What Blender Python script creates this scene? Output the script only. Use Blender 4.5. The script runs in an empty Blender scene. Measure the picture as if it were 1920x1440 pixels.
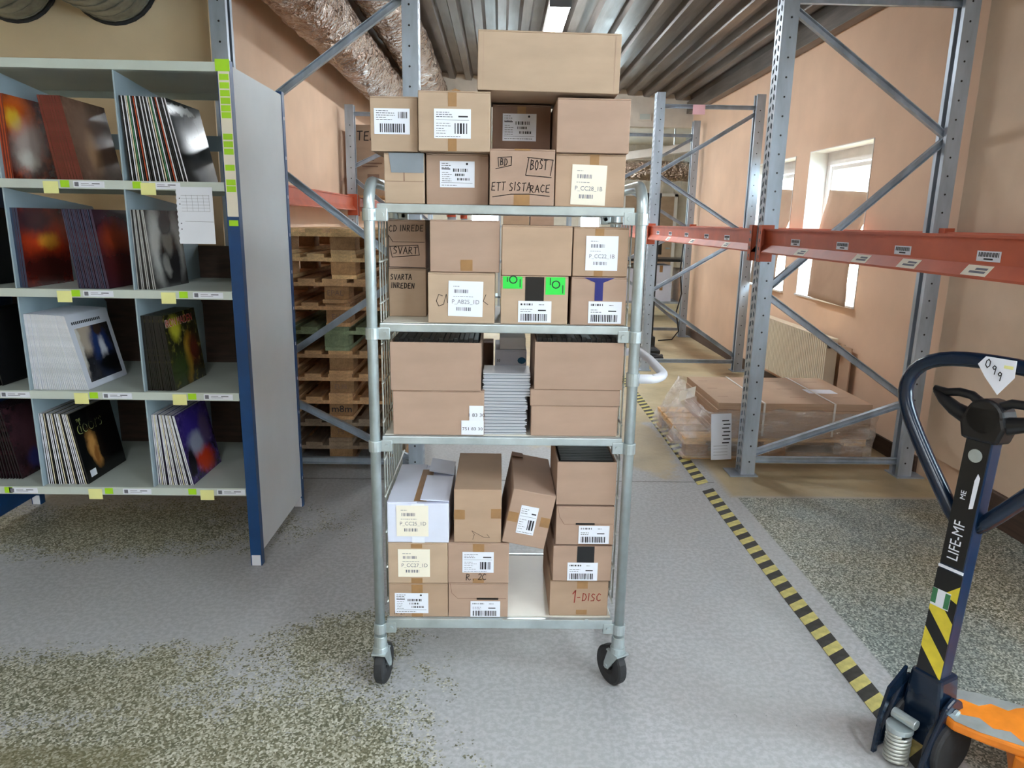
import bpy, math, random
import numpy as np
from mathutils import Vector, Matrix
R_ = random.Random(7)
sc = bpy.context.scene
COL = sc.collection
rad = math.radians

# ------------------------------------------------------------ camera, world, exposure
F_PX, CAM_H = 1335.0, 1.5
def camera_axes(roll=1.0, vp=(937, 415)):
    r = rad(roll)
    Y = np.array([vp[0]-960, vp[1]-720, F_PX], float); Y /= np.linalg.norm(Y)
    X = np.array([math.cos(r), math.sin(r), 0.]); X -= Y*(X@Y); X /= np.linalg.norm(X)
    Z = np.cross(Y, X)
    if Z[1] > 0: Z = -Z
    return np.stack([X, Y, Z])
RC = camera_axes()
cam_d = bpy.data.cameras.new('camera'); cam = bpy.data.objects.new('camera', cam_d); COL.objects.link(cam)
cam_d.sensor_fit = 'HORIZONTAL'; cam_d.sensor_width = 36.0; cam_d.lens = F_PX/1920*36.0
cam_d.clip_start = 0.05; cam_d.clip_end = 200
mw = Matrix.Identity(4)
for i in range(3):
    mw[i][0] = RC[i, 0]; mw[i][1] = -RC[i, 1]; mw[i][2] = -RC[i, 2]
mw[2][3] = CAM_H
cam.matrix_world = mw
sc.camera = cam
sc.view_settings.view_transform = 'Standard'; sc.view_settings.look = 'None'
sc.view_settings.gamma = 1.0; sc.view_settings.use_curve_mapping = False
sc.view_settings.exposure = 0.88
world = bpy.data.worlds.new('sky'); sc.world = world; world.use_nodes = True
bg = world.node_tree.nodes['Background']
bg.inputs[0].default_value = (0.78, 0.90, 1.0, 1); bg.inputs[1].default_value = 16.0
LAMP_POWER = 44.0

def ray(x, y): return RC @ np.array([x-960, y-720, F_PX], float)
def at_y(x, y, Y):
    d = ray(x, y); t = Y/d[1]; return Vector((d[0]*t, Y, CAM_H+d[2]*t))
def at_x(x, y, X):
    d = ray(x, y); t = X/d[0]; return Vector((X, d[1]*t, CAM_H+d[2]*t))
def at_z(x, y, z=0.0):
    d = ray(x, y); t = (z-CAM_H)/d[2]; return Vector((d[0]*t, d[1]*t, z))

# ------------------------------------------------------------ materials
MATS = {}
def lin(h):
    h = h.lstrip('#'); c = [int(h[i:i+2], 16)/255 for i in (0, 2, 4)]
    return tuple((v/12.92 if v <= .04045 else ((v+.055)/1.055)**2.4) for v in c)+(1,)
class NT:
    def __init__(s, name):
        s.m = bpy.data.materials.new(name); s.m.use_nodes = True; s.t = s.m.node_tree
        s.b = s.t.nodes['Principled BSDF']; s.out = s.t.nodes['Material Output']
    def n(s, typ, **kw):
        nd = s.t.nodes.new(typ)
        for k, v in kw.items():
            if k.startswith('i_'):
                key = k[2:]; key = int(key) if key.isdigit() else key
                nd.inputs[key].default_value = v
            else: setattr(nd, k, v)
        return nd
    def l(s, a, b): s.t.links.new(a, b)
    def coord(s, kind='Object'): return s.n('ShaderNodeTexCoord').outputs[kind]
    def mix(s, fac, a, b, blend='MIX'):
        m = s.n('ShaderNodeMix', data_type='RGBA', blend_type=blend)
        for val, idx in ((fac, 0), (a, 6), (b, 7)):
            if hasattr(val, 'is_output'): s.l(val, m.inputs[idx])
            else: m.inputs[idx].default_value = val
        return m.outputs[2]
    def math(s, op, a, b=0.0, c=None):
        m = s.n('ShaderNodeMath', operation=op)
        for i, v in enumerate((a, b, c)):
            if v is None: continue
            if hasattr(v, 'is_output'): s.l(v, m.inputs[i])
            else: m.inputs[i].default_value = v
        return m.outputs[0]
    def noise(s, scale, detail=3, rough=.55, vec=None, stretch=None, out='Fac'):
        nz = s.n('ShaderNodeTexNoise', i_Scale=scale, i_Detail=detail, i_Roughness=rough)
        v = vec if vec is not None else s.coord()
        if stretch:
            mp = s.n('ShaderNodeMapping'); mp.inputs['Scale'].default_value = stretch; s.l(v, mp.inputs[0]); v = mp.outputs[0]
        s.l(v, nz.inputs['Vector']); return nz.outputs[out]
    def ramp(s, fac, *stops):
        r = s.n('ShaderNodeValToRGB'); e = r.color_ramp.elements
        while len(e) < len(stops): e.new(.5)
        for el, (p, c) in zip(e, stops): el.position = p; el.color = c
        s.l(fac, r.inputs[0]); return r.outputs[0]
    def bump(s, h, strength=.2, dist=.01):
        b = s.n('ShaderNodeBump', i_Strength=strength, i_Distance=dist); s.l(h, b.inputs['Height']); s.l(b.outputs[0], s.b.inputs['Normal'])
    def set(s, color=None, rough=None, metal=None, spec=None):
        if color is not None:
            if hasattr(color, 'is_output'): s.l(color, s.b.inputs['Base Color'])
            else: s.b.inputs['Base Color'].default_value = color
        if rough is not None:
            if hasattr(rough, 'is_output'): s.l(rough, s.b.inputs['Roughness'])
            else: s.b.inputs['Roughness'].default_value = rough
        if metal is not None: s.b.inputs['Metallic'].default_value = metal
        if spec is not None: s.b.inputs['Specular IOR Level'].default_value = spec
        return s.m
def grey(v): return (v, v, v, 1)

def plain(name, hexc, rough=.6, metal=0.0, var=.06, scale=8.0, bump=0.0, stretch=None, rnd=0.0):
    k = NT(name); c = lin(hexc)
    nz = k.noise(scale, 4, stretch=stretch)
    d = tuple(v*(1-var*2) for v in c[:3])+(1,); e = tuple(min(1, v*(1+var*2)) for v in c[:3])+(1,)
    col = k.ramp(nz, (.3, d), (.7, e))
    if rnd:
        oi = k.n('ShaderNodeObjectInfo').outputs['Random']
        hs = k.n('ShaderNodeHueSaturation'); k.l(col, hs.inputs['Color'])
        k.l(k.math('MULTIPLY_ADD', oi, rnd*2, 1-rnd), hs.inputs['Value']); col = hs.outputs[0]
    k.set(col, rough, metal)
    if bump: k.bump(nz, bump, .004)
    MATS[name] = k.m; return k.m
def M_(n): return MATS[n]

plain('wall_paint', '#e2c1a5', .75, var=.03, scale=2.5)
plain('wall_paint_cream', '#dec8a6', .8, var=.03, scale=2)
plain('wall_far_paint', '#d9d2c6', .7, var=.03)
plain('wall_panel_paint', '#dcc3aa', .75, var=.04, scale=3)
plain('brown_board', '#4a382e', .6, var=.15, stretch=(1, .2, 6))
plain('white_frame', '#e8e6e4', .45, var=.02)
plain('cardboard', '#ad917a', .85, var=.04, scale=5, stretch=(1, 1, 3), rnd=.05)
plain('cardboard_pink', '#a98d7b', .85, var=.04, scale=5, stretch=(1, 1, 3), rnd=.05)
plain('cardboard_yellow', '#b49b84', .85, var=.04, scale=5, stretch=(1, 1, 3), rnd=.04)
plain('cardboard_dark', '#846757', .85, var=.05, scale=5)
plain('cardboard_white', '#d5d9ea', .7, var=.03, scale=6)
plain('cardboard_inner', '#96714f', .9, var=.05)
plain('kraft_sheet', '#bfa188', .85, var=.05, scale=3)
plain('packing_tape', '#9a744c', .3, var=.08, scale=20)
plain('label_white', '#e3e6f0', .55, var=.01)
plain('label_cream', '#ebe3d2', .6, var=.02)
plain('ink', '#26262c', .7, var=.05)
plain('ink_grey', '#6d6d78', .7, var=.05)
plain('marker_black', '#2c221e', .7, var=.1)
plain('marker_red', '#8e2b22', .7, var=.1)
plain('sticky_yellow', '#e9e79c', .7, var=.03)
plain('sticker_green', '#a9dd22', .5, var=.04)
plain('sticker_brightgreen', '#2fd34a', .5, var=.03)
plain('black_plastic', '#141518', .32, var=.1)
plain('dark_rubber', '#2a2b2e', .7, var=.12, scale=30)
plain('navy_tape', '#20266e', .35, var=.1)
plain('zinc', '#b9c4c7', .34, .6, var=.07, scale=14)
plain('zinc_rack', '#aab5c2', .42, .35, var=.12, scale=10, stretch=(1, 1, .25))
plain('wire_steel', '#c8cbc6', .35, .6, var=.05)
plain('shelf_white', '#e6e2d6', .4, var=.02)
plain('shelf_grey', '#c3cbc4', .5, var=.03, scale=4)
plain('panel_grey', '#d2d5d8', .5, var=.02, scale=3)
plain('divider_grey', '#9fb2bd', .5, var=.03, scale=4)
plain('post_blue', '#0d4074', .4, var=.06, scale=10)
plain('beam_orange', '#bd5a3c', .5, var=.07, scale=6)
plain('handle_blue', '#0f1f33', .22, var=.1)
plain('shaft_blue', '#0b2542', .3, var=.12)
plain('jack_orange', '#e2801f', .45, var=.1, scale=10)
plain('hazard_yellow', '#dcc93a', .5, var=.08, scale=20)
plain('tape_yellow', '#cdc075', .7, var=.12, scale=25)
plain('tape_black', '#3c3a36', .75, var=.2, scale=25)
plain('radiator_white', '#e0d6c2', .4, var=.02)
plain('strap_white', '#e6e2dc', .5, var=.03)
plain('stacker_red', '#8e2323', .4, var=.08)
plain('blue_print', '#2a6a94', .6, var=.05)
plain('art_red_ink', '#c23434', .5, var=.05)
plain('art_white_ink', '#e8e8e8', .5, var=.02)
plain('art_green_ink', '#9aa860', .5, var=.05)
plain('grey_plastic', '#7d848c', .45, var=.05)
plain('pink_note', '#e3b3bd', .6, var=.03)

def wood(name, hexc):
    k = NT(name); c = lin(hexc)
    nz = k.noise(6, 5, .6, stretch=(6, 1, 6)); n2 = k.noise(60, 3, stretch=(3, .3, 3))
    a = k.ramp(nz, (.3, tuple(v*.62 for v in c[:3])+(1,)), (.65, c))
    col = k.mix(.25, a, k.ramp(n2, (.4, grey(.25)), (.6, grey(1))), 'MULTIPLY')
    oi = k.n('ShaderNodeObjectInfo').outputs['Random']
    hs = k.n('ShaderNodeHueSaturation'); k.l(col, hs.inputs['Color']); k.l(k.math('MULTIPLY_ADD', oi, .5, .85), hs.inputs['Value'])
    k.set(hs.outputs[0], .8); MATS[name] = k.m
wood('pallet_wood', '#d8a878'); wood('pallet_wood_light', '#e4bb86'); wood('pallet_block', '#b0855a'); wood('pallet_wood_green', '#93a07c'); wood('pallet_wood_grey', '#a08a74')

def metal_ceiling():
    k = NT('ceiling_metal'); nz = k.noise(5, 5, .6, stretch=(3, .25, 3)); n2 = k.noise(1.3, 2)
    col = k.ramp(nz, (.25, lin('#504a46')), (.6, lin('#756d67')), (.8, lin('#8e867f')))
    k.set(col, k.math('MULTIPLY_ADD', n2, .3, .2), .55); MATS['ceiling_metal'] = k.m
metal_ceiling()
def foil():
    k = NT('duct_foil'); P = k.coord(); n1 = k.noise(5, 6, .7, P, (1, .7, 1)); n2 = k.noise(2.6, 4, .6, P)
    vo = k.n('ShaderNodeTexVoronoi', feature='DISTANCE_TO_EDGE', i_Scale=7.0); nd = k.n('ShaderNodeVectorMath', operation='MULTIPLY_ADD'); k.l(k.noise(4, 4, .6, P, out='Color'), nd.inputs[0]); nd.inputs[1].default_value = (.35,)*3; k.l(P, nd.inputs[2]); k.l(nd.outputs[0], vo.inputs['Vector'])
    col = k.ramp(n2, (.3, lin('#8d7564')), (.52, lin('#ab9686')), (.72, lin('#cfc4bb')))
    k.set(col, .26, .85); k.bump(k.math('ADD', k.math('MULTIPLY', vo.outputs['Distance'], 1.2), n1), 1.0, .09); MATS['duct_foil'] = k.m
    k = NT('duct_galvanised'); nz = k.noise(14, 4)
    k.set(k.ramp(nz, (.3, lin('#82857f')), (.7, lin('#a9aba4'))), .4, .75); MATS['duct_galvanised'] = k.m
foil()
def film():
    k = NT('stretch_film')
    nz = k.noise(11, 5, .7, stretch=(1, 1, 2.2)); bp = k.n('ShaderNodeBump', i_Strength=1.0, i_Distance=.05); k.l(nz, bp.inputs['Height'])
    tr = k.n('ShaderNodeBsdfTransparent'); tr.inputs[0].default_value = (.96, .96, .97, 1)
    gl = k.n('ShaderNodeBsdfGlossy'); gl.inputs['Color'].default_value = (1, 1, 1, 1); gl.inputs['Roughness'].default_value = .07; k.l(bp.outputs[0], gl.inputs['Normal'])
    w = k.ramp(k.noise(5, 6, .7, stretch=(1, 1, 3)), (.34, grey(.14)), (.5, grey(.34)), (.66, grey(.78)))
    df = k.n('ShaderNodeBsdfDiffuse'); df.inputs[0].default_value = (.9, .9, .9, 1); gd = k.n('ShaderNodeMixShader', i_0=.30); k.l(gl.outputs[0], gd.inputs[1]); k.l(df.outputs[0], gd.inputs[2])
    mx = k.n('ShaderNodeMixShader'); k.l(w, mx.inputs[0]); k.l(tr.outputs[0], mx.inputs[1]); k.l(gd.outputs[0], mx.inputs[2]); k.l(mx.outputs[0], k.out.inputs[0])
    MATS['stretch_film'] = k.m
    k = NT('clear_plastic'); k.set((.82, .84, .9, 1), .12, 0, .6)
    tr = k.n('ShaderNodeBsdfTransparent'); tr.inputs[0].default_value = (.9, .92, .95, 1)
    mx = k.n('ShaderNodeMixShader', i_0=.55); k.l(tr.outputs[0], mx.inputs[1]); k.l(k.b.outputs[0], mx.inputs[2]); k.l(mx.outputs[0], k.out.inputs[0])
    MATS['clear_plastic'] = k.m
    k = NT('window_glass'); k.set((.9, .97, .97, 1), .05, 0, .5)
    tr = k.n('ShaderNodeBsdfTransparent'); tr.inputs[0].default_value = (.93, .98, .98, 1)
    mx = k.n('ShaderNodeMixShader', i_0=.08); k.l(tr.outputs[0], mx.inputs[1]); k.l(k.b.outputs[0], mx.inputs[2]); k.l(mx.outputs[0], k.out.inputs[0])
    MATS['window_glass'] = k.m
    k = NT('lamp_diffuser'); em = k.n('ShaderNodeEmission', i_Strength=LAMP_POWER); em.inputs[0].default_value = (.90, .96, 1.0, 1)
    k.l(em.outputs[0], k.out.inputs[0]); MATS['lamp_diffuser'] = k.m
film()

def floor_material():
    k = NT('worn_floor'); P = k.coord(); sp = k.n('ShaderNodeSeparateXYZ'); k.l(P, sp.inputs[0]); X, Y = sp.outputs[0], sp.outputs[1]
    n_big = k.noise(1.6, 4, .6, P); n_mid = k.noise(9, 5, .7, P); n_fine = k.noise(55, 3, .6, P)
    # terrazzo: pale chips in a dark green-grey matrix
    vo = k.n('ShaderNodeTexVoronoi', i_Scale=165.0); k.l(P, vo.inputs['Vector'])
    chip = k.ramp(vo.outputs['Color'], (.28, lin('#585947')), (.45, lin('#807f6a')), (.62, lin('#a5a392')), (.85, lin('#d2d0c3')))
    terr = k.mix(k.ramp(n_big, (.35, grey(0)), (.65, grey(.55))), chip, k.mix(.35, chip, lin('#8c7a50')))
    cool = k.ramp(vo.outputs['Color'], (.30, lin('#5d6663')), (.5, lin('#858d88')), (.7, lin('#a3aaa4')), (.9, lin('#c6cac2')))
    # grey floor paint with faint stipple
    paint = k.mix(k.ramp(n_fine, (.42, grey(0)), (.6, grey(1))), lin('#a6a6a7'), lin('#b8b8ba'))
    paint = k.mix(k.ramp(n_big, (.4, grey(0)), (.7, grey(.5))), paint, lin('#aeaead'))
    def blob(cx, cy, rx, ry, rot=0.0):
        mp = k.n('ShaderNodeMapping', vector_type='TEXTURE'); mp.inputs['Location'].default_value = (cx, cy, 0)
        mp.inputs['Rotation'].default_value = (0, 0, rad(rot)); mp.inputs['Scale'].default_value = (rx, ry, 1)
        k.l(P, mp.inputs[0]); ln = k.n('ShaderNodeVectorMath', operation='LENGTH'); k.l(mp.outputs[0], ln.inputs[0])
        return k.math('SUBTRACT', 1.0, ln.outputs['Value'])
    def union(bl):
        o = bl[0]
        for b in bl[1:]: o = k.math('MAXIMUM', o, b)
        return o
    def mask(field, amp_big=.5, amp_mid=.9, lo=0.0, w=.06):
        v = k.math('ADD', field, k.math('MULTIPLY_ADD', n_big, amp_big, -amp_big/2)); v = k.math('ADD', v, k.math('MULTIPLY_ADD', n_mid, amp_mid, -amp_mid/2))
        mr = k.n('ShaderNodeMapRange', interpolation_type='SMOOTHSTEP'); mr.inputs[1].default_value = lo-w; mr.inputs[2].default_value = lo+w
        k.l(v, mr.inputs[0]); return mr.outputs[0]
    worn = union([blob(-.50, 1.55, .42, .72, 8), blob(-.56, 2.32, .26, .20, 10), blob(-1.45, 2.05, .62, .24, 4), blob(-1.0, 1.72, .75, .30), blob(-1.9, 3.30, 1.0, .34), blob(-.9, 1.3, .9, .5)])
    cell = k.n('ShaderNodeSeparateColor'); k.l(vo.outputs['Color'], cell.inputs[0])
    worn = k.math('ADD', worn, k.math('MULTIPLY_ADD', cell.outputs[2], .55, -.275))
    col = k.mix(mask(worn, 1.3, 1.5, .12, .05), paint, terr)
    # sand-coloured old floor deeper in the hall
    sand = k.ramp(k.noise(3, 5, .6, P), (.3, lin('#a89878')), (.6, lin('#c2b08c')), (.8, lin('#cbbfa4')))
    far = k.math('MAXIMUM', k.math('SUBTRACT', Y, 5.3), k.math('MINIMUM', k.math('SUBTRACT', Y, 3.77), k.math('SUBTRACT', X, 1.33)))
    mr = k.n('ShaderNodeMapRange'); mr.inputs[1].default_value = -.02; mr.inputs[2].default_value = .03; k.l(far, mr.inputs[0])
    col = k.mix(mr.outputs[0], col, sand)
    pat = union([blob(1.0, 4.75, .22, .75), blob(.4, 5.2, .5, .6)])  # sand showing nearer; the narrow one paints in a bright pool of light
    col = k.mix(k.math('MULTIPLY', mask(pat, .4, .8, .1, .15), .85), col, sand)
    # bare terrazzo bay on the right of the painted strip
    bay = k.math('MINIMUM', k.math('SUBTRACT', X, 1.365), k.math('SUBTRACT', 3.76, Y))
    mr2 = k.n('ShaderNodeMapRange'); mr2.inputs[1].default_value = -.006; mr2.inputs[2].default_value = .006; k.l(bay, mr2.inputs[0])
    bt = k.mix(k.ramp(n_big, (.4, grey(0)), (.62, grey(1))), cool, chip)
    col = k.mix(mr2.outputs[0], col, bt)
    # dark bare rectangle
    rc = k.math('MINIMUM', k.math('SUBTRACT', k.math('ADD', -.98, k.math('MULTIPLY', Y, -.0)), X), k.math('SUBTRACT', 1.80, Y))
    mr3 = k.n('ShaderNodeMapRange'); mr3.inputs[1].default_value = -.01; mr3.inputs[2].default_value = .015; k.l(k.math('ADD', rc, k.math('MULTIPLY_ADD', n_mid, .06, -.03)), mr3.inputs[0])
    col = k.mix(mr3.outputs[0], col, k.mix(.5, chip, lin('#6d6440')))
    jn = k.math('LESS_THAN', k.math('ABSOLUTE', k.math('ADD', k.math('SUBTRACT', Y, 4.0), k.math('MULTIPLY_ADD', n_mid, .02, -.01))), .006)
    jn = k.math('MULTIPLY', jn, k.math('LESS_THAN', X, 1.3)); col = k.mix(k.math('MULTIPLY', jn, .8), col, lin('#55534d'))
    # dark scuffs
    sc_ = k.math('MULTIPLY', k.ramp(k.noise(26, 4, .75, P), (.66, grey(0)), (.71, grey(1))), k.ramp(n_big, (.5, grey(0)), (.62, grey(1))))
    col = k.mix(k.math('MULTIPLY', sc_, .75), col, lin('#45443f'))
    k.set(col, k.math('MULTIPLY_ADD', n_mid, .3, .3), 0, .45); k.bump(vo.outputs['Distance'], .12, .004)
    MATS['worn_floor'] = k.m
floor_material()

def art(name, base, blobs=(), noise=None, rough=.18):
    """cover print: local coords, u along +y (0..1), v along +z (0..1)"""
    k = NT(name); P = k.coord(); mp = k.n('ShaderNodeMapping'); mp.inputs['Scale'].default_value = (1/.315,)*3; k.l(P, mp.inputs[0]); P = mp.outputs[0]
    col = lin(base)
    if noise:
        nz = k.noise(noise[0], 5, .65, P); st = noise[1]
        col = k.ramp(nz, *[(p, lin(h)) for p, h in st])
    for (u, v, ru, rv, hexc, soft, rot) in blobs:
        m2 = k.n('ShaderNodeMapping', vector_type='TEXTURE'); m2.inputs['Location'].default_value = (0, u, v); m2.inputs['Rotation'].default_value = (rad(rot), 0, 0); m2.inputs['Scale'].default_value = (1e3, ru, rv)
        nd = k.n('ShaderNodeVectorMath', operation='ADD'); ns = k.noise(6, 3, .6, P, out='Color')
        sb = k.n('ShaderNodeVectorMath', operation='MULTIPLY_ADD'); k.l(ns, sb.inputs[0]); sb.inputs[1].default_value = (.12,)*3; sb.inputs[2].default_value = (-.06,)*3
        k.l(P, nd.inputs[0]); k.l(sb.outputs[0], nd.inputs[1]); k.l(nd.outputs[0], m2.inputs[0])
        ln = k.n('ShaderNodeVectorMath', operation='LENGTH'); k.l(m2.outputs[0], ln.inputs[0])
        mr = k.n('ShaderNodeMapRange', interpolation_type='SMOOTHSTEP'); mr.inputs[1].default_value = 1+soft; mr.inputs[2].default_value = 1-soft; k.l(ln.outputs['Value'], mr.inputs[0])
        col = k.mix(mr.outputs[0], col, lin(hexc))
    k.set(col, rough); MATS[name] = k.m

# ------------------------------------------------------------ mesh builder
class MB:
    def __init__(s): s.v = []; s.f = []; s.mi = []; s.cur = 0
    def mat(s, i): s.cur = i; return s
    def add(s, vs, fs):
        o = len(s.v); s.v += [tuple(p) for p in vs]
        for f in fs: s.f.append(tuple(o+i for i in f)); s.mi.append(s.cur)
        return s
    def box(s, x0, x1, y0, y1, z0, z1):
        return s.add([(x0,y0,z0),(x1,y0,z0),(x1,y1,z0),(x0,y1,z0),(x0,y0,z1),(x1,y0,z1),(x1,y1,z1),(x0,y1,z1)],
                     [(0,3,2,1),(4,5,6,7),(0,1,5,4),(1,2,6,5),(2,3,7,6),(3,0,4,7)])
    def bar(s, p0, p1, w, h, up=(0,0,1)):
        """solid bar from p0 to p1, w sideways, h along up"""
        p0, p1, up = Vector(p0), Vector(p1), Vector(up); d = (p1-p0).normalized(); a = d.cross(up)
        if a.length < 1e-5: a = d.cross(Vector((1, 0, 0)))
        a.normalize(); b = a.cross(d)
        vs = [p+a*(sx*w/2)+b*(sz*h/2) for p in (p0, p1) for sx, sz in ((-1,-1),(1,-1),(1,1),(-1,1))]
        return s.add(vs, [(0,1,2,3),(7,6,5,4),(0,4,5,1),(1,5,6,2),(2,6,7,3),(3,7,4,0)])
    def channel(s, p0, p1, w, h, t, up):
        """open U channel: web across the w direction at -h/2, flanges towards +up"""
        p0, p1, up = Vector(p0), Vector(p1), Vector(up); d = (p1-p0).normalized(); a = d.cross(up).normalized(); b = a.cross(d)
        s.bar(p0-b*(h/2-t/2), p1-b*(h/2-t/2), w, t, b)
        for q in (-1, 1): s.bar(p0+a*(q*(w/2-t/2)), p1+a*(q*(w/2-t/2)), t, h, b)
        return s
    def ring_tube(s, path, r, n=10, caps=True, closed=False):
        path = [Vector(p) for p in path]; m = len(path); base = len(s.v); prev = None
        rr = r if isinstance(r, (list, tuple)) else [r]*m
        for i, p in enumerate(path):
            if closed: d = (path[(i+1) % m]-path[i-1]).normalized()
            else: d = (path[min(i+1, m-1)]-path[max(i-1, 0)]).normalized()
            if prev is None:
                a = d.orthogonal().normalized()
            else:
                a = (prev-d*prev.dot(d)).normalized()
            prev = a; b = d.cross(a)
            for k in range(n):
                t = 2*math.pi*k/n; s.v.append(tuple(p+(a*math.cos(t)+b*math.sin(t))*rr[i]))
        for i in range(m if closed else m-1):
            j = (i+1) % m
            for k in range(n):
                q = (k+1) % n; s.f.append((base+i*n+k, base+i*n+q, base+j*n+q, base+j*n+k)); s.mi.append(s.cur)
        if caps and not closed:
            s.f.append(tuple(base+k for k in reversed(range(n)))); s.mi.append(s.cur)
            s.f.append(tuple(base+(m-1)*n+k for k in range(n))); s.mi.append(s.cur)
        return s
    def cyl(s, p0, p1, r0, r1=None, n=16): return s.ring_tube([p0, p1], [r0, r1 if r1 is not None else r0], n)
    def prism(s, poly, h0, h1, ax='y'):
        """poly in the plane across ax: y->(x,z), x->(y,z), z->(x,y)"""
        def P(a, b, h): return (a, h, b) if ax == 'y' else ((h, a, b) if ax == 'x' else (a, b, h))
        n = len(poly); vs = [P(a, b, h0) for a, b in poly]+[P(a, b, h1) for a, b in poly]
        fs = [tuple(range(n)), tuple(reversed(range(n, 2*n)))]+[(i, i+n, (i+1) % n+n, (i+1) % n) for i in range(n)]
        return s.add(vs, fs)
    def quad(s, a, b, c, d): return s.add([a, b, c, d], [(0, 1, 2, 3)])
    def rect(s, x, z, w, h, y=0.0): return s.quad((x,y,z),(x+w,y,z),(x+w,y,z+h),(x,y,z+h))
    def stroke(s, pts, w, y=0.0):
        for (x0, z0), (x1, z1) in zip(pts, pts[1:]):
            dx, dz = x1-x0, z1-z0; L = math.hypot(dx, dz) or 1e-6; ux, uz = dx/L, dz/L; e = w*.35
            x0e, z0e, x1e, z1e = x0-ux*e, z0-uz*e, x1+ux*e, z1+uz*e; nx, nz = -uz*w/2, ux*w/2
            s.quad((x0e-nx,y,z0e-nz),(x1e-nx,y,z1e-nz),(x1e+nx,y,z1e+nz),(x0e+nx,y,z0e+nz))
        return s
    def text(s, body, size, x, z, y=0.0, align='LEFT', sx=1.0):
        vs, fs = text_geo(body, align); s.add([(x+a*size*sx, y, z+b*size) for a, b in vs], fs); return s
    def mapped(s, M):
        s.v = [tuple(M @ Vector(p)) for p in s.v]; return s
    def mesh(s, name, mats, smooth=False):
        me = bpy.data.meshes.new(name); me.from_pydata(s.v, [], s.f)
        if isinstance(mats, str): mats = [mats]
        for m in mats: me.materials.append(MATS[m])
        if len(mats) > 1: me.polygons.foreach_set('material_index', s.mi)
        if smooth: me.polygons.foreach_set('use_smooth', [True]*len(me.polygons))
        me.update(); return me
    def build(s, name, mats, parent=None, smooth=False, bevel=0.0, loc=None, rot=None):
        return link(name, s.mesh(name, mats, smooth), parent, bevel, loc, rot)
def link(name, me, parent=None, bevel=0.0, loc=None, rot=None):
    o = bpy.data.objects.new(name, me); COL.objects.link(o)
    if parent is not None: o.parent = parent
    if loc is not None: o.location = loc
    if rot is not None: o.rotation_euler = rot
    if bevel:
        b = o.modifiers.new('bevel', 'BEVEL'); b.width = bevel; b.segments = 2; b.limit_method = 'ANGLE'
    return o
_tg = {}
def text_geo(body, align='LEFT'):
    if (body, align) in _tg: return _tg[(body, align)]
    cu = bpy.data.curves.new('lettering', 'FONT'); cu.body = body; cu.size = 1; cu.align_x = align; cu.resolution_u = 3
    o = bpy.data.objects.new('lettering', cu); COL.objects.link(o)
    dg = bpy.context.evaluated_depsgraph_get(); me = bpy.data.meshes.new_from_object(o.evaluated_get(dg))
    r = ([(v.co.x, v.co.y) for v in me.vertices], [tuple(p.vertices) for p in me.polygons])
    bpy.data.objects.remove(o); bpy.data.meshes.remove(me); bpy.data.curves.remove(cu)
    _tg[(body, align)] = r; return r
def tag(o, label, cat, group=None, kind=None):
    if label: o['label'] = label
    if cat: o['category'] = cat
    if group: o['group'] = group
    if kind: o['kind'] = kind
    return o
def thing(name, label, cat, loc=(0,0,0), rz=0.0, group=None):
    o = bpy.data.objects.new(name, None); COL.objects.link(o); o.empty_display_size = .05
    o.location = loc; o.rotation_euler = (0, 0, rz); return tag(o, label, cat, group)
def struct(o): o['kind'] = 'structure'; return o
def copy_tree(o, parent=None):
    c = o.copy(); COL.objects.link(c)
    if parent is not None: c.parent = parent
    for ch in list(o.children): copy_tree(ch, c)
    return c

# hand lettering: polylines on a 0..1 box
HW = {'A':[[(0,0),(.3,1),(.6,0)],[(.12,.38),(.5,.42)]],'B':[[(.05,0),(.08,1),(.45,.9),(.42,.6),(.1,.52),(.5,.42),(.5,.1),(.05,0)]],
 'C':[[(.55,.85),(.3,1),(.05,.6),(.1,.15),(.35,0),(.58,.12)]],'D':[[(.08,0),(.08,1),(.4,.9),(.58,.5),(.4,.08),(.02,0)]],
 'E':[[(.55,1),(.1,.95),(.06,.03),(.55,.02)],[(.08,.5),(.45,.53)]],'I':[[(.1,0),(.12,1)]],'N':[[(.05,0),(.08,1),(.5,.05),(.55,1)]],
 'O':[[(.3,1),(.08,.75),(.05,.3),(.28,0),(.52,.25),(.52,.75),(.3,1)]],'R':[[(.05,0),(.08,1),(.45,.92),(.42,.58),(.1,.5),(.55,0)]],
 'S':[[(.5,.9),(.25,1),(.08,.75),(.25,.55),(.48,.4),(.42,.08),(.05,.05)]],'T':[[(0,.97),(.6,1)],[(.3,1),(.28,0)]],'V':[[(0,1),(.28,0),(.55,1)]],
 '1':[[(0,.72),(.2,1),(.18,0)]],'2':[[(.05,.8),(.25,1),(.48,.8),(.4,.5),(.03,.03),(.55,0)]],'Z':[[(.05,1),(.5,.95),(.03,.03),(.55,0)]],'-':[[(.1,.45),(.45,.48)]],
 '9':[[(.45,.7),(.25,.55),(.08,.75),(.25,1),(.45,.85),(.4,.0)]],' ':[], '.':[[(.1,0),(.14,.06)]],'m':[[(.05,0),(.08,.5),(.2,.45),(.22,0)],[(.22,.4),(.38,.5),(.4,0)]]}
def hand(mb, txt, x, z, h, w=.0045, slant=.06, adv=.78, y=0.0, sx=1.0):
    for ch in txt:
        j = R_.uniform(-.06, .06)
        for st in HW[ch]:
            mb.stroke([(x+(a*sx+(b*slant))*h, z+(b+j)*h) for a, b in st], w, y)
        x += h*sx*(adv if ch not in 'I1 .' else .42)
    return mb

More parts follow.
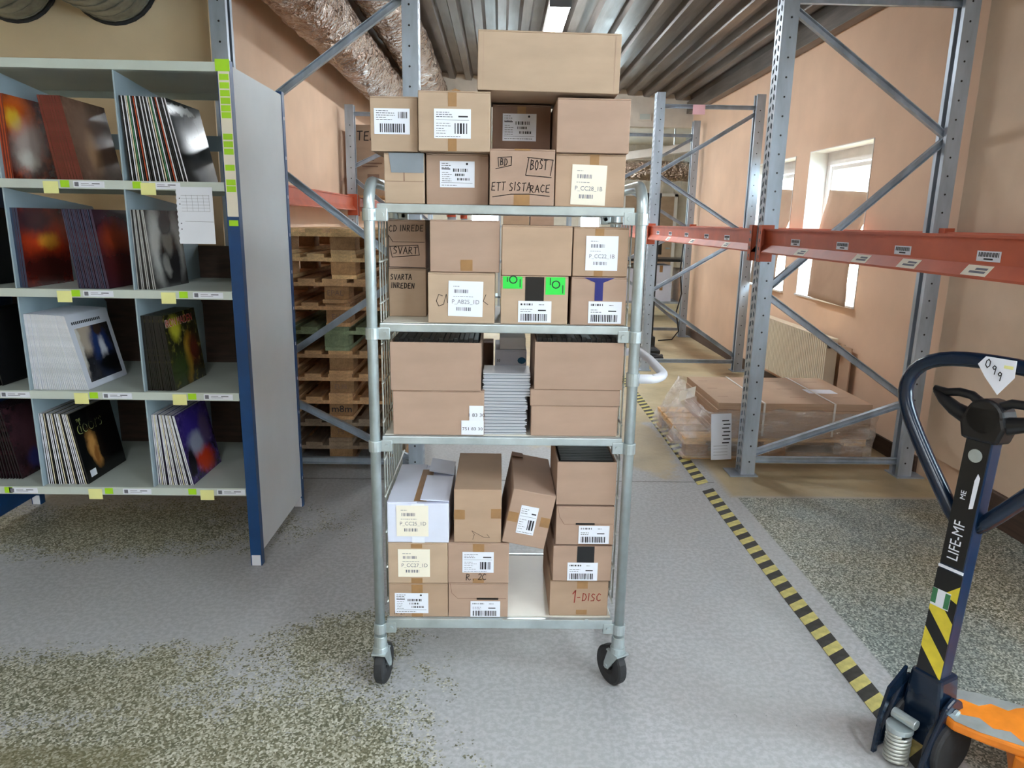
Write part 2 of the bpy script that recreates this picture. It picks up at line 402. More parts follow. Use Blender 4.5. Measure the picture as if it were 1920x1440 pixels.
# ------------------------------------------------------------ room shell
WX, LX, PY, FY = 2.64, -1.6, 4.25, 10.3       # right wall, left wall, partition plane, end of this hall
def ceil_z(x): return 3.14+.068*(WX-x)
MB().box(-6.2, 5.2, -5.2, 15.6, -.1, 0).build('floor', 'worn_floor')['kind'] = 'structure'
# right wall with two window openings
W1, W2 = (6.6, 7.64, .90, 2.11), (5.24, 6.3, .91, 2.12)
def wall_with_holes(mb, x0, x1, ya, yb, za, zb, holes):
    ys = sorted({ya, yb, *[h[0] for h in holes], *[h[1] for h in holes]}); zs = sorted({za, zb, *[h[2] for h in holes], *[h[3] for h in holes]})
    for i in range(len(ys)-1):
        for j in range(len(zs)-1):
            cy, cz = (ys[i]+ys[i+1])/2, (zs[j]+zs[j+1])/2
            if any(h[0] < cy < h[1] and h[2] < cz < h[3] for h in holes): continue
            mb.box(x0, x1, ys[i], ys[i+1], zs[j], zs[j+1])
    return mb
BW = [(-1.3, -.1, .9, 2.3), (-3.2, -2.0, .9, 2.3), (.35, 1.55, .9, 2.3)]   # unseen windows further along this wall; the last added for light from the right
wr = wall_with_holes(MB(), WX, WX+.25, -5, FY, 0, 3.3, [W1, W2]+BW).build('wall_right', 'wall_paint'); struct(wr)
for y0, y1 in ((2.2, 3.28), (3.285, 4.12)):      # lining boards of the nearer stretch of wall
    MB().box(WX-.03, WX-.001, y0, y1, .17, 3.05).build('wall_panel', 'wall_panel_paint', wr, bevel=.003)
struct(MB().box(WX-.055, WX-.001, 1.0, 3.62, 0, .17).build('baseboard_right', 'brown_board', bevel=.004))
struct(MB().box(WX-.02, WX-.001, 4.2, 9.9, 0, .11).build('baseboard_right', 'brown_board', bevel=.003))
struct(MB().box(LX-.25, LX, PY+.2, FY, 0, 3.6).build('wall_left', 'wall_paint'))
struct(MB().box(-6.0, LX, PY, PY+.2, 0, 3.9).build('wall_left_partition', 'wall_paint_cream'))
struct(MB().box(-6.2, -6, -5, PY+.2, 0, 3.9).build('wall_left_outer', 'wall_paint_cream'))
struct(MB().box(-6.2, WX+.25, -5.2, -5, 0, 3.9).build('wall_back', 'wall_paint_cream'))
struct(MB().box(LX-.25, WX+.25, FY, FY+.12, 2.80, 3.6).build('wall_bulkhead', 'wall_far_paint'))
# far room: lower ceiling, ribbed end wall with windows
FWY = 15.0
far_w = MB()
fh = [(-2.35, -1.75, .95, 1.75), (-.62, .02, .95, 1.75), (1.62, 2.1, .95, 2.05)]
xs = sorted({-4.0, 5.0, *[h[0] for h in fh], *[h[1] for h in fh]}); zs = sorted({0, 3.1, *[h[2] for h in fh], *[h[3] for h in fh]})
for i in range(len(xs)-1):
    for j in range(len(zs)-1):
        cx, cz = (xs[i]+xs[i+1])/2, (zs[j]+zs[j+1])/2
        if not any(h[0] < cx < h[1] and h[2] < cz < h[3] for h in fh): far_w.box(xs[i], xs[i+1], FWY, FWY+.15, zs[j], zs[j+1])
fw = far_w.build('wall_far', 'wall_far_paint'); struct(fw)
rib = MB().box(0, .05, -.03, 0, 2.08, 3.05).mesh('wall_rib', 'wall_far_paint')
for i in range(44): link('wall_rib', rib, fw, loc=(-3.9+i*.2, FWY, 0))
struct(MB().box(-4.2, -4, FY, FWY+.15, 0, 3.1).box(-4, LX-.25, FY, FY+.12, 0, 3.1).build('wall_far_left', 'wall_far_paint'))
struct(MB().box(5, 5.2, FY, FWY+.15, 0, 3.1).box(WX+.25, 5, FY, FY+.12, 0, 3.1).build('wall_far_right', 'wall_far_paint'))
struct(MB().box(-4.2, 5.2, FY+.12, FWY+.15, 3.05, 3.2).build('ceiling_far', 'wall_far_paint'))
# ribbed steel roof
ceil_root = struct(thing('ceiling', None, None)); 
def roof_sheet(x0, n, pitch=.22, d=.07, y0=-5.2, y1=FY+.1):
    mb = MB(); prof = []
    for i in range(n):
        a = x0+i*pitch
        for dx, low in ((0, 0), (.075, 0), (.1, 1), (.195, 1)): prof.append((a+dx, low))
    prof.append((x0+n*pitch, 0))
    pts = [(x, ceil_z(x)+(.0 if not lo else d)) for x, lo in prof]
    m = len(pts); vs = [(x, y0, z) for x, z in pts]+[(x, y1, z) for x, z in pts]
    mb.add(vs, [(i, i+1, m+i+1, m+i) for i in range(m-1)])
    mb.add([(x, y, z+.012) for x, y, z in vs], [(m+i, m+i+1, i+1, i) for i in range(m-1)])
    return mb
x = -6.2
while x < WX+.2:
    roof_sheet(x, 4).build('ceiling_sheet', 'ceiling_metal', ceil_root); x += .88
MB().box(-6.3, WX+.3, -5.3, FY+.2, 4.1, 4.2).build('roof_deck', 'ceiling_metal', ceil_root)
struct(MB().box(WX-.10, WX-.001, -5, FY, 2.98, 3.13).build('trim_1', 'ceiling_metal', bevel=.004))

# windows
def window(idx, hole, xin=WX+.15, mid=True):
    y0, y1, z0, z1 = hole; root = struct(thing('window_%d' % idx, None, None, (0, 0, 0)))
    f = MB(); t = .06
    f.box(xin, xin+.05, y0, y1, z0, z0+t).box(xin, xin+.05, y0, y1, z1-t-.05, z1).box(xin, xin+.05, y0, y0+t, z0+t, z1-t-.05).box(xin, xin+.05, y1-t, y1, z0+t, z1-t-.05)
    f.build('window_frame', 'white_frame', root, bevel=.004)
    s = .035; a0, a1, b0, b1 = y0+t+.01, y1-t-.01, z0+t+.01, z1-t-.06
    MB().box(xin+.01, xin+.045, a0, a1, b0, b0+s).box(xin+.01, xin+.045, a0, a1, b1-s, b1).box(xin+.01, xin+.045, a0, a0+s, b0+s, b1-s).box(xin+.01, xin+.045, a1-s, a1, b0+s, b1-s).build('sash', 'white_frame', root, bevel=.003)
    MB().box(xin+.025, xin+.031, a0+s, a1-s, b0+s, b1-s).build('pane', 'window_glass', root)
    r = MB(); q = .006
    r.box(WX-.004, xin, y0-.001, y0+q, z0, z1).box(WX-.004, xin, y1-q, y1+.001, z0, z1).box(WX-.004, xin, y0, y1, z1-q, z1+.001).box(WX-.02, xin, y0, y1, z0-.001, z0+.014)
    r.build('reveal', 'white_frame', root)
    return root
window(1, W1); window(2, W2); window(3, BW[0]); window(4, BW[1]); window(8, BW[2])
for i, h in enumerate(fh):
    root = struct(thing('window_%d' % (5+i), None, None)); t = .05
    f = MB().box(h[0], h[1], FWY+.02, FWY+.07, h[2], h[2]+t).box(h[0], h[1], FWY+.02, FWY+.07, h[3]-t, h[3]).box(h[0], h[0]+t, FWY+.02, FWY+.07, h[2]+t, h[3]-t).box(h[1]-t, h[1], FWY+.02, FWY+.07, h[2]+t, h[3]-t)
    f.build('window_frame', 'white_frame', root); MB().box(h[0]+t, h[1]-t, FWY+.04, FWY+.046, h[2]+t, h[3]-t).build('pane', 'window_glass', root)

# lamps
def lamp(x, y, label, group=None, L=1.25):
    t = thing('ceiling_lamp', label, 'lamp', (x, y, ceil_z(x)-.16), 0, group)
    MB().box(-.085, .085, -L/2, L/2, .045, .075).prism([(-.085, .045), (-.07, .02), (-.075, .02), (-.09, .05)], -L/2, L/2).build('housing', 'white_frame', t, bevel=.003)
    MB().box(-.078, .078, -L/2+.01, L/2-.01, .0, .043).build('diffuser', 'lamp_diffuser', t, bevel=.01)
    for yy in (-L/2-.012, L/2): MB().box(-.085, .085, yy, yy+.012, -.004, .075).build('end_cap', 'grey_plastic', t, bevel=.003)
    for yy in (-L*.35, L*.35): MB().cyl((0, yy, .075), (0, yy, .16+.02), .004, n=6).build('hanger', 'zinc', t)
lamp(.45, 6.65, 'long lit ceiling lamp under the ribbed steel roof above the tall cart')
lamp(.45, 9.1, 'added long ceiling lamp, unseen, brightening the hall end close to the bulkhead wall')  # unseen lamp added to brighten the far end
for x, y in ((1.2, 12.3), (-1.6, 12.3)):  # hidden lamps added to brighten the far room
    t_ = thing('ceiling_lamp', 'added ceiling lamp brightening the far room, hidden behind the bulkhead', 'lamp', (x, y, 2.93), 0, 'added ceiling lamps of the far room')
    MB().box(-.085, .085, -.6, .6, .045, .12).build('housing', 'white_frame', t_); MB().box(-.078, .078, -.59, .59, 0, .043).build('diffuser', 'lamp_diffuser', t_, bevel=.01)
G_L = 'long lit ceiling lamps behind the photographer'
for x, y in ((1.55, .2), (-.6, -.9), (-3.0, .6), (1.2, -2.9), (-3.0, -2.6)): lamp(x, y, 'long lit ceiling lamp hung under the ribbed roof near the back wall', G_L)

# hazard tape on the floor: alternate slanted pieces
tape = thing('floor_marking_tape', 'worn yellow and black hazard tape stuck along the grey floor', 'floor tape', (1.235, 0, 0))
def tape_piece(mat):
    return MB().prism([(-.038, -.05), (.038, .0), (.038, .05), (-.038, 0)], .0005, .0022, 'z').mesh('stripe', mat)
tm = (tape_piece('tape_yellow'), tape_piece('tape_black'))
for i in range(120):
    y = 1.0+i*.05
    if 3.88 < y < 3.97: continue
    link('stripe', tm[i % 2], tape, loc=(.008*math.sin(y*1.3), y, 0))

# ------------------------------------------------------------ racks
def upright_mb(H, web=-1, w=.10, d=.085, t=.004, flip=1):
    """slotted C upright; web face at x=0 looking to web*x, flanges go away from it"""
    mb = MB(); s = -web; pitch = .05
    mb.box(*sorted((0, s*t)), -w/2, -w/2+.018, 0, H).box(*sorted((0, s*t)), w/2-.018, w/2, 0, H).box(*sorted((0, s*t)), -.010, .010, 0, H)
    n = int(H/pitch)
    for i in range(n):
        z = i*pitch
        for a, b, sl in ((-w/2+.018, -.010, .010), (.010, w/2-.018, -.010)):
            z0, z1 = z, z+.022
            pts = [(a, z0), (b, z0+sl), (b, z1+sl), (a, z1)]
            mb.prism(pts, *sorted((0, s*t)), 'x')
    for q in (-1, 1):
        y = q*w/2
        mb.box(*sorted((s*t, s*d)), *sorted((y, y-q*t)), 0, H)
        mb.box(*sorted((s*(d-t), s*d)), *sorted((y-q*t, y-q*.03)), 0, H)
    return mb
def holes_mb(H, web, w=.10, d=.085):
    mb = MB(); s = -web
    for i in range(int(H/.1)-1): mb.cyl((s*d*.55, -w/2-.0008, .09+i*.1), (s*d*.55, -w/2+.001, .09+i*.1), .006, n=6)
    return mb
def rack_frame(label, x0, x1, y, H, braces, group=None, horiz=(), name='pallet_rack_frame', web0=-1):
    """upright frame across x at depth y; braces are (za at x0 side, zb at x1 side)"""
    t = thing(name, label, 'rack', (x0, y, 0), 0, group); D = x1-x0
    for xx, wb in ((0, -1), (D, 1)):
        u = upright_mb(H, wb).build('upright', 'zinc_rack', t, loc=(xx, 0, 0))
        holes_mb(H, wb).build('bolt_holes', 'black_plastic', u)['kind'] = 'stuff'
        MB().box(-.07 if wb < 0 else -.1, .1 if wb < 0 else .07, -.075, .075, .0, .008).build('foot_plate', 'zinc_rack', t, loc=(xx, 0, 0))
    for za, zb in braces:
        MB().channel((.05, 0, za), (D-.05, 0, zb), .038, .03, .004, (0, -1, 0)).build('diagonal_brace', 'zinc_rack', t)
    for z in horiz:
        MB().channel((.05, 0, z), (D-.05, 0, z), .038, .03, .004, (0, -1, 0)).build('cross_brace', 'zinc_rack', t)
    return t
def beam(label, x, y0, y1, z, face=-1, group=None, labels=(), h=.135, stickers=()):
    """I-shaped beam along y, its face towards face*x; z is its top"""
    t = thing('pallet_rack_beam', label, 'rack beam', (x, y0, z-h), 0, group); L = y1-y0
    q = 1 if face < 0 else -1
    MB().prism([(-.014*q, h), (.03*q, h), (.03*q, 0), (-.036*q, 0), (-.036*q, .008), (-.005*q, .046), (-.005*q, h-.010), (-.014*q, h-.010)][::q], 0, L).build('profile', 'beam_orange', t)
    for yy in (0, L):
        q = .0 if yy == 0 else -.006
        pl = MB().box(-.04, .05, yy+q, yy+q+.006, -.05, h+.02).box(-.04, -.034, yy-.055 if yy else yy, yy if yy else yy+.055, -.05, h+.02).build('connector', 'beam_orange', t, bevel=.002)
        hl = MB()
        for k in range(4): hl.prism([(yy+(-.04 if yy else .015), -.03+k*.045), (yy+(-.03 if yy else .03), -.03+k*.045), (yy+(-.022 if yy else .038), -.012+k*.045), (yy+(-.032 if yy else .022), -.012+k*.045)], -.0412, -.0398, 'x')
        hl.build('slots', 'black_plastic', pl)['kind'] = 'stuff'
    for ly in labels:
        p = MB().box(-.0062, -.0052, -.055, .055, -.016, .016).build('barcode_label', 'label_white', t, loc=(0, ly-y0, h*.52))
        pr = MB()
        for k in range(14): pr.box(-.0068, -.0063, -.047+k*.0068, -.047+k*.0068+.003+.0016*(k % 2), -.002, .012)
        pr.box(-.0068, -.0063, -.022, .020, -.011, -.006); pr.build('print', 'ink', p)
    for ly in stickers:
        p = MB().box(0, .040, -.06, .06, .0002, .0010).build('flange_label', 'label_cream', t, loc=(-.0345, ly-y0, .0098), rot=(0, -math.atan2(.038, .031), 0))
        MB().box(.010, .018, -.045, .03, .0011, .0016).box(.022, .030, -.045, .01, .0011, .0016).build('print', 'ink_grey', p)
    return t
# right row
RX0, RX1 = 1.50, 2.56
rack_frame('galvanised rack frame standing in front of the wrapped cardboard pallet', RX0, RX1, 4.17, 3.0,
           [(.12, .47), (1.12, .47), (1.12, 2.0), (2.66, 2.0)], horiz=(.09, 2.69))
rack_frame('galvanised rack frame with a pink note on its top brace', RX0, RX1, 7.33, 2.74,
           [(.78, .14), (.82, 1.40), (1.98, 1.40), (1.99, 2.58)], horiz=(.10, 2.62))
rack_frame('galvanised rack frame farthest along the peach wall past the windows', RX0, RX1, 9.65, 2.8,
           [(.9, .14), (.95, 1.45), (2.0, 1.45), (2.05, 2.6)], horiz=(.10, 2.62))
rack_frame('galvanised rack frame of the right row nearest the back of the hall', RX0, RX1, .79, 3.0,
           [(.12, .47), (1.12, .47), (1.12, 2.0), (2.66, 2.0)], horiz=(.09, 2.69))
pn = MB().box(-.06, .06, -.002, .002, -.09, 0).build('paper_note', 'pink_note', loc=(RX0+.42, 7.30, 2.635)); tag(pn, 'small pink paper note hanging from the top brace of a rack frame', 'note')
bt = 1.485
beam('orange rack beam facing the aisle beside the pallet jack, barcode labels along it', RX0+.012, .85, 4.12, bt, labels=[3.67, 3.16, 2.68, 2.2, 1.72], stickers=[3.55, 2.95, 2.6, 2.22])
beam('orange rack beam facing the aisle between the two front frames, barcode labels along it', RX0+.012, 4.22, 7.28, bt, labels=[4.3, 4.79, 5.27, 5.84, 6.4, 6.9], stickers=[4.75, 5.6, 6.4])
beam('orange rear rack beam running along the peach wall behind the pallet jack', RX1-.012, .85, 4.12, bt, 1)
beam('orange rear rack beam running in front of the windows', RX1-.012, 4.22, 7.28, bt, 1)
beam('orange rear rack beam beyond the windows at the far bay', RX1-.012, 7.38, 9.6, bt, 1)
beam('orange front rack beam of the farthest bay beside the stacker', RX0+.012, 7.38, 9.6, bt)
# left row
LX0, LX1 = -1.52, -.44
rack_frame('galvanised rack frame standing before the pile of wooden pallets', LX0, LX1, 4.10, 2.70,
           [(1.95, 2.66), (1.95, 1.21), (.55, 1.22), (.58, .08)], horiz=(.08, 2.64))
rack_frame('galvanised rack frame at the far end of the left wall under foil ducts', LX0, LX1, 7.4, 2.58,
           [(2.0, 2.45), (1.9, 1.1), (.6, 1.1), (.55, .1)], horiz=(.08, 2.5))
beam('orange rear rack beam along the pink left wall above the wooden pallets', LX0+.05, 4.15, 7.35, 1.72, 1)
beam('orange front rack beam above the wooden pallets behind the loaded cart', LX1-.05, 4.15, 7.35, 1.72)

# ------------------------------------------------------------ pallets
def pallet_meshes(mat):
    b = lambda w, l, h, m=mat: MB().box(-w/2, w/2, 0, l, 0, h).mesh('board', m)
    return dict(wide=b(.145, 1.2, .022), thin=b(.10, 1.2, .022), cross=MB().box(-.4, .4, 0, .145, 0, .022).mesh('board', mat),
                blk=b(.145, .145, .078, mat if 'green' in mat else 'pallet_block'), blk_s=b(.10, .145, .078, mat if 'green' in mat else 'pallet_block'), bot=b(.145, 1.2, .022), bot_s=b(.10, 1.2, .022))
PM = {m: pallet_meshes(m) for m in ('pallet_wood', 'pallet_wood_light', 'pallet_wood_green', 'pallet_wood_grey')}
def pallet(label, loc, rz, mat='pallet_wood', group=None, blockmat=None):
    t = thing('wooden_pallet', label, 'pallet', loc, rz, group); m = PM[mat]; g = m
    for x, k in ((-.35, 'thin'), (0, 'wide'), (.35, 'thin')): link('bottom_board', m['bot_s' if k == 'thin' else 'bot'], t, loc=(x, 0, 0))
    for y in (0, .5275, 1.055):
        for x, k in ((-.35, 'blk_s'), (0, 'blk'), (.35, 'blk_s')): link('block', m[k], t, loc=(x+R_.uniform(-.008, .008), y+(.014+R_.uniform(0, .012) if y < .5 else 0)-(.014 if y > 1 else 0), .022))
        link('stringer_board', m['cross'], t, loc=(0, y, .100))
    for x, k in ((-.3275, 'wide'), (-.165, 'thin'), (0, 'wide'), (.165, 'thin'), (.3275, 'wide')): link('deck_board', m[k], t, loc=(x, 0, .122))
    return t
plab = ['grey wooden pallet at the very bottom of the pile', 'brown wooden pallet second from the floor in the pile', 'brown wooden pallet third from the floor, black letters on its block', 'brown wooden pallet fourth from the floor in the pile',
        'wooden pallet directly under the green-painted pallet', 'green-painted wooden pallet in the middle of the pile', 'wooden pallet directly on top of the green-painted one', 'brown wooden pallet fourth from the top of the pile with green pallet',
        'pale wooden pallet second from the top of the pile', 'pale wooden pallet on the very top of the pile']
pmat = ['pallet_wood_grey', 'pallet_wood_grey', 'pallet_wood', 'pallet_wood', 'pallet_wood', 'pallet_wood_green', 'pallet_wood', 'pallet_wood', 'pallet_wood_light', 'pallet_wood_light']
plab[7] = 'brown wooden pallet just below the two pale ones on top of the pile'
for i in range(10):
    p = pallet(plab[i], (-.965+(.05 if i > 7 else R_.uniform(-.015, .015)), 4.25+R_.uniform(0, .03), i*.144), R_.uniform(-.012, .012), pmat[i], 'wooden pallets piled in the left rack')
    if i == 2:
        mk = MB().text('m8m', .06, 0, .045, .0125, 'CENTER', 1.05); mk.build('maker_mark', 'ink', p)
    elif i in (1, 3, 6, 7):
        MB().text({1: 'FS', 3: 'EUR', 6: 'EUR', 7: 'EPAL'}[i], .045, 0, .045, .0125, 'CENTER').build('maker_mark', 'cardboard_dark', p)

# ------------------------------------------------------------ the cart
CY, CYB, CL, CR = 2.08, 2.55, -.37, .405
cart = thing('shelf_trolley', 'tall zinc shelf trolley on castors loaded with cardboard boxes', 'trolley', ((CL+CR)/2, (CY+CYB)/2, 0))
ox, oy = (CL+CR)/2, (CY+CYB)/2; hx, hy = (CR-CL)/2, (CYB-CY)/2
for sx in (-1, 1):
    X = sx*hx; path = [(X, -hy, .16), (X, -hy, 1.52)]
    for a in range(0, 100, 15): path.append((X, -hy+.07*(1-math.cos(rad(a if a < 90 else 90))), 1.535+.07*math.sin(rad(a if a < 90 else 90))))
    path += [(X, hy-.07, 1.605)]
    for a in range(0, 100, 15): path.append((X, hy-.07+.07*math.sin(rad(min(a, 90))), 1.535+.07*math.cos(rad(min(a, 90)))))
    path += [(X, hy, 1.52), (X, hy, .16)]
    MB().ring_tube(path, .016, 14).build('side_frame', 'zinc', cart, smooth=True)
    # wire mesh side
    mb = MB(); xi = X-sx*.02
    for k in range(9): mb.ring_tube([(xi, -hy+.04+k*(2*hy-.08)/8, .30), (xi, -hy+.04+k*(2*hy-.08)/8, 1.50)], .0028, 6)
    for k in range(11): mb.ring_tube([(xi-sx*.005, -hy+.005, .30+k*.12), (xi-sx*.005, hy-.005, .30+k*.12)], .0032, 6)
    mb.build('wire_mesh', 'wire_steel', cart, smooth=True)
LEV = (1.545, 1.205, .860, .245)
for li, z in enumerate(LEV):
    w = hx-.022
    bd = MB().box(-w+.005, w-.005, -hy+.02, hy-.02, z-.006, z-.0005).build('shelf_board', 'shelf_white', cart)
    rl = MB()
    for yy in (-hy-.004, hy-.012): rl.box(-w, w, yy, yy+.016, z-.026 if li < 3 else z-.034, z-.001)
    for xx in (-w, w-.016): rl.box(xx, xx+.016, -hy+.012, hy-.012, z-.024, z-.007)
    rl.build('shelf_rail', 'zinc', cart, bevel=.003)
    for sx in (-1, 1):
        for yy in (-hy, hy):
            c = MB().cyl((sx*hx, yy, z-.05), (sx*hx, yy, z-.015), .0205, n=16).box(*sorted((sx*(hx-.018), sx*(hx-.052))), yy-.012 if yy > 0 else yy-.006, yy+.006 if yy > 0 else yy+.012, z-.05, z-.014).build('clamp', 'zinc', cart, bevel=.002)
            MB().cyl((sx*(hx-.036), yy-.012, z-.032), (sx*(hx-.036), yy-.004, z-.032), .007, n=10).build('bolt', 'zinc', c)
    if li == 3:
        for xx in (-.28, .0, .28): MB().cyl((xx, -hy-.0055, z-.004), (xx, -hy-.002, z-.004), .008, n=10).build('bolt', 'zinc', cart)
def castor(x, y, rz):
    r = .066
    st = MB().cyl((0, 0, .145), (0, 0, .185), .021, n=18).cyl((0, 0, .128), (0, 0, .148), .026, .024, n=18)
    c = st.build('castor', 'zinc', cart, smooth=False, bevel=.002, loc=(x, y, 0), rot=(0, 0, rz))
    fk = MB()
    for q in (-1, 1): fk.prism([(-.030, .128), (.022, .128), (.040, .075), (.040, .058), (.018, .058)], q*.022-.002, q*.022+.002, 'y')
    fk.box(-.03, .03, -.024, .024, .124, .130); fk.build('fork', 'zinc', c, bevel=.0015)
    w = MB(); prof = [(-.016, .030), (-.016, .05), (-.0165, .060), (-.012, r), (.012, r), (.0165, .060), (.016, .05), (.016, .030), (.010, .018), (-.010, .018)]
    n = 28; cx, cz = .028, r; m = len(prof)
    vs = [(cx+rr*math.cos(2*math.pi*i/n), yy, cz+rr*math.sin(2*math.pi*i/n)) for i in range(n) for yy, rr in prof]
    w.add(vs, [(i*m+j, ((i+1) % n)*m+j, ((i+1) % n)*m+(j+1) % m, i*m+(j+1) % m) for i in range(n) for j in range(m)])
    w.build('wheel', 'dark_rubber', c, smooth=False)
    MB().cyl((cx, -.026, cz), (cx, .026, cz), .008, n=10).build('axle', 'zinc', c)
castor(-hx, -hy, rad(82)); castor(hx, -hy, rad(118)); castor(-hx, hy, rad(80)); castor(hx, hy, rad(60))
# push handle on the right side
hp = [(hx+.015, -hy+.004, 1.045), (hx+.06, -hy+.004, 1.045)]
for a in range(0, 91, 15): hp.append((hx+.06+.04*math.sin(rad(a)), -hy+.044-.04*math.cos(rad(a)), 1.045+.01*a/90))
hp += [(hx+.10, 0, 1.06), (hx+.10, hy-.05, 1.055)]
for a in range(0, 91, 15): hp.append((hx+.06+.04*math.cos(rad(a)), hy-.05+.04*math.sin(rad(a)), 1.055-.01*a/90))
hp += [(hx+.015, hy-.01, 1.045)]
MB().ring_tube(hp, .014, 12).build('push_handle', 'label_white', cart, smooth=True)
for yy in (-hy, hy): MB().cyl((hx, yy, 1.026), (hx, yy, 1.064), .0205, n=16).build('handle_clamp', 'zinc', cart)

# ------------------------------------------------------------ boxes
def ship_label(parent, x, z, w, h, style, text=None, rot=0.0, mat='label_white', y=-.0012, seed=0):
    """printed sticker on a box front (local x,z = lower left corner)"""
    p = MB().box(0, w, -.0004, .0006, 0, h).build('sticker', mat, parent, loc=(x, y, z), rot=(0, rot, 0))
    r = random.Random(seed); pr = MB(); yy = -.0007
    def bars(bx, bz, bw, bh, unit=.0016):
        q = bx
        while q < bx+bw:
            a = unit*r.choice((1, 1, 1.6, 2.4)); pr.rect(q, bz, min(a, bx+bw-q), bh, yy); q += a+unit*r.choice((1, 1, 1.8))
    def lines(bx, bz, bw, n, gap, th=.0016):
        for i in range(n): 
            q = bx; e = bx+bw*r.uniform(.5, 1)
            while q < e:
                a = min(r.uniform(.003, .010), e-q); pr.rect(q, bz+i*gap, a, th, yy); q += a+.0018
    if style == 'site':      # location label
        bars(w*.16, h*.66, w*.42, h*.10); lines(w*.14, h*.84, w*.28, 1, .004); lines(w*.14, h*.555, w*.6, 1, .004, .0014)
        pr.text(text, w*.175, w*.10, h*.36, yy, 'LEFT', .92); bars(w*.24, h*.16, w*.42, h*.10)
    elif style == 'wide':    # white barcode label low on the front
        bars(w*.07, h*.80, w*.38, h*.09, .0022); lines(w*.07, h*.5, w*.42, 2, h*.10); lines(w*.62, h*.82, w*.2, 1, .004); pr.rect(w*.6, h*.54, w*.24, h*.055, yy); bars(w*.08, h*.07, w*.8, h*.33)
    elif style == 'ship':    # address label
        lines(w*.06, h*.72, w*.5, 3, h*.075); pr.rect(w*.66, h*.72, w*.26, h*.05, yy); pr.rect(w*.05, h*.62, w*.9, .0008, yy); lines(w*.06, h*.16, w*.4, 5, h*.085, .0013)
        bars(w*.56, h*.16, w*.34, h*.36, .0026); lines(w*.04, h*.05, w*.9, 1, .003, .0015)
    elif style == 'ship2':   # address label with three small codes and a round mark
        lines(w*.05, h*.74, w*.34, 3, h*.08); pr.rect(w*.05, h*.68, w*.25, h*.04, yy); bars(w*.38, h*.60, w*.42, h*.12); bars(w*.44, h*.44, w*.28, h*.09); bars(w*.5, h*.27, w*.36, h*.09)
        lines(w*.06, h*.24, w*.28, 5, h*.08, .0013); pr.rect(w*.04, h*.17, w*.9, .0008, yy); lines(w*.05, h*.07, w*.85, 1, .003)
        pr.add([(w*.78+.0035*math.cos(t*.785), yy, h*.90+.0035*math.sin(t*.785)) for t in range(8)], [tuple(range(8))])
    elif style == 'bar':     # big barcode
        lines(w*.06, h*.55, w*.55, 5, h*.085); bars(w*.68, h*.62, w*.25, h*.25); bars(w*.16, h*.07, w*.7, h*.34, .0022)
    elif style == 'num':
        pr.text(text, h*.30, w*.5, h*.32, yy, 'CENTER', 1.15)
    pr.build('print', 'ink' if style != 'site' else 'ink_grey', p); return p
def tape_strip(parent, x, z0, z1, w=.045, mat='packing_tape', top=None, name='packing_tape'):
    mb = MB().box(x-w/2, x+w/2, -.0008, .0002, z0, z1)
    if top: mb.box(x-w/2, x+w/2, -.0008, top[1], top[0]-.0002, top[0]+.0008)
    return mb.build(name, mat, parent)
GB = 'cardboard boxes on the tall trolley'
def box(label, x0, x1, z0, z1, yf=2.09, d=.30, mat='cardboard', ry=0.0, rz=0.0, flaps=True, name='cardboard_box', lid=None, group=GB):
    w, h = x1-x0, z1-z0
    mb = MB()
    if lid is None:
        mb.box(-w/2, w/2, 0, d, 0, h-.004)
        if flaps:      # two top flaps meeting in a seam
            mb.box(-w/2, w/2, 0, d/2-.0015, h-.004, h).box(-w/2, w/2, d/2+.0015, d, h-.004, h)
    else:
        mb.box(-w/2+.004, w/2-.004, .004, d-.004, 0, h-lid)
    o = mb.build(name, mat, bevel=.0025, loc=((x0+x1)/2, yf, z0), rot=(0, ry, rz)); tag(o, label, 'box', group)
    if lid is not None: MB().box(-w/2, w/2, 0, d, h-lid, h).build('lid', mat, o, bevel=.003)
    o['w'] = w; o['h'] = h
    return o
def open_box(label, x0, x1, z0, z1, yf=2.09, d=.30, mat='cardboard', rz=0.0):
    w, h = x1-x0, z1-z0; t = .005
    mb = MB().box(-w/2, w/2, 0, t, 0, h).box(-w/2, w/2, d-t, d, 0, h).box(-w/2, -w/2+t, t, d-t, 0, h).box(w/2-t, w/2, t, d-t, 0, h).box(-w/2+t, w/2-t, t, d-t, 0, t)
    o = mb.build('open_cardboard_box', mat, loc=((x0+x1)/2, yf, z0), rot=(0, 0, rz)); tag(o, label, 'box', GB); return o
def px_label(o, x, y, x2, y2, style, text=None, rot=0.0, mat='label_white', seed=0):
    """place a sticker by its spot on the box front"""
    Y = o.location.y; a = at_y(x, y2, Y); b = at_y(x2, y, Y)
    return ship_label(o, a.x-o.location.x, a.z-o.location.z, b.x-a.x, b.z-a.z, style, text, rot, mat, seed=seed)
def pxx(o, x, y=700): return at_y(x, y, o.location.y).x-o.location.x
def pxz(o, x, y): return at_y(x, y, o.location.y).z-o.location.z
T0 = 1.545
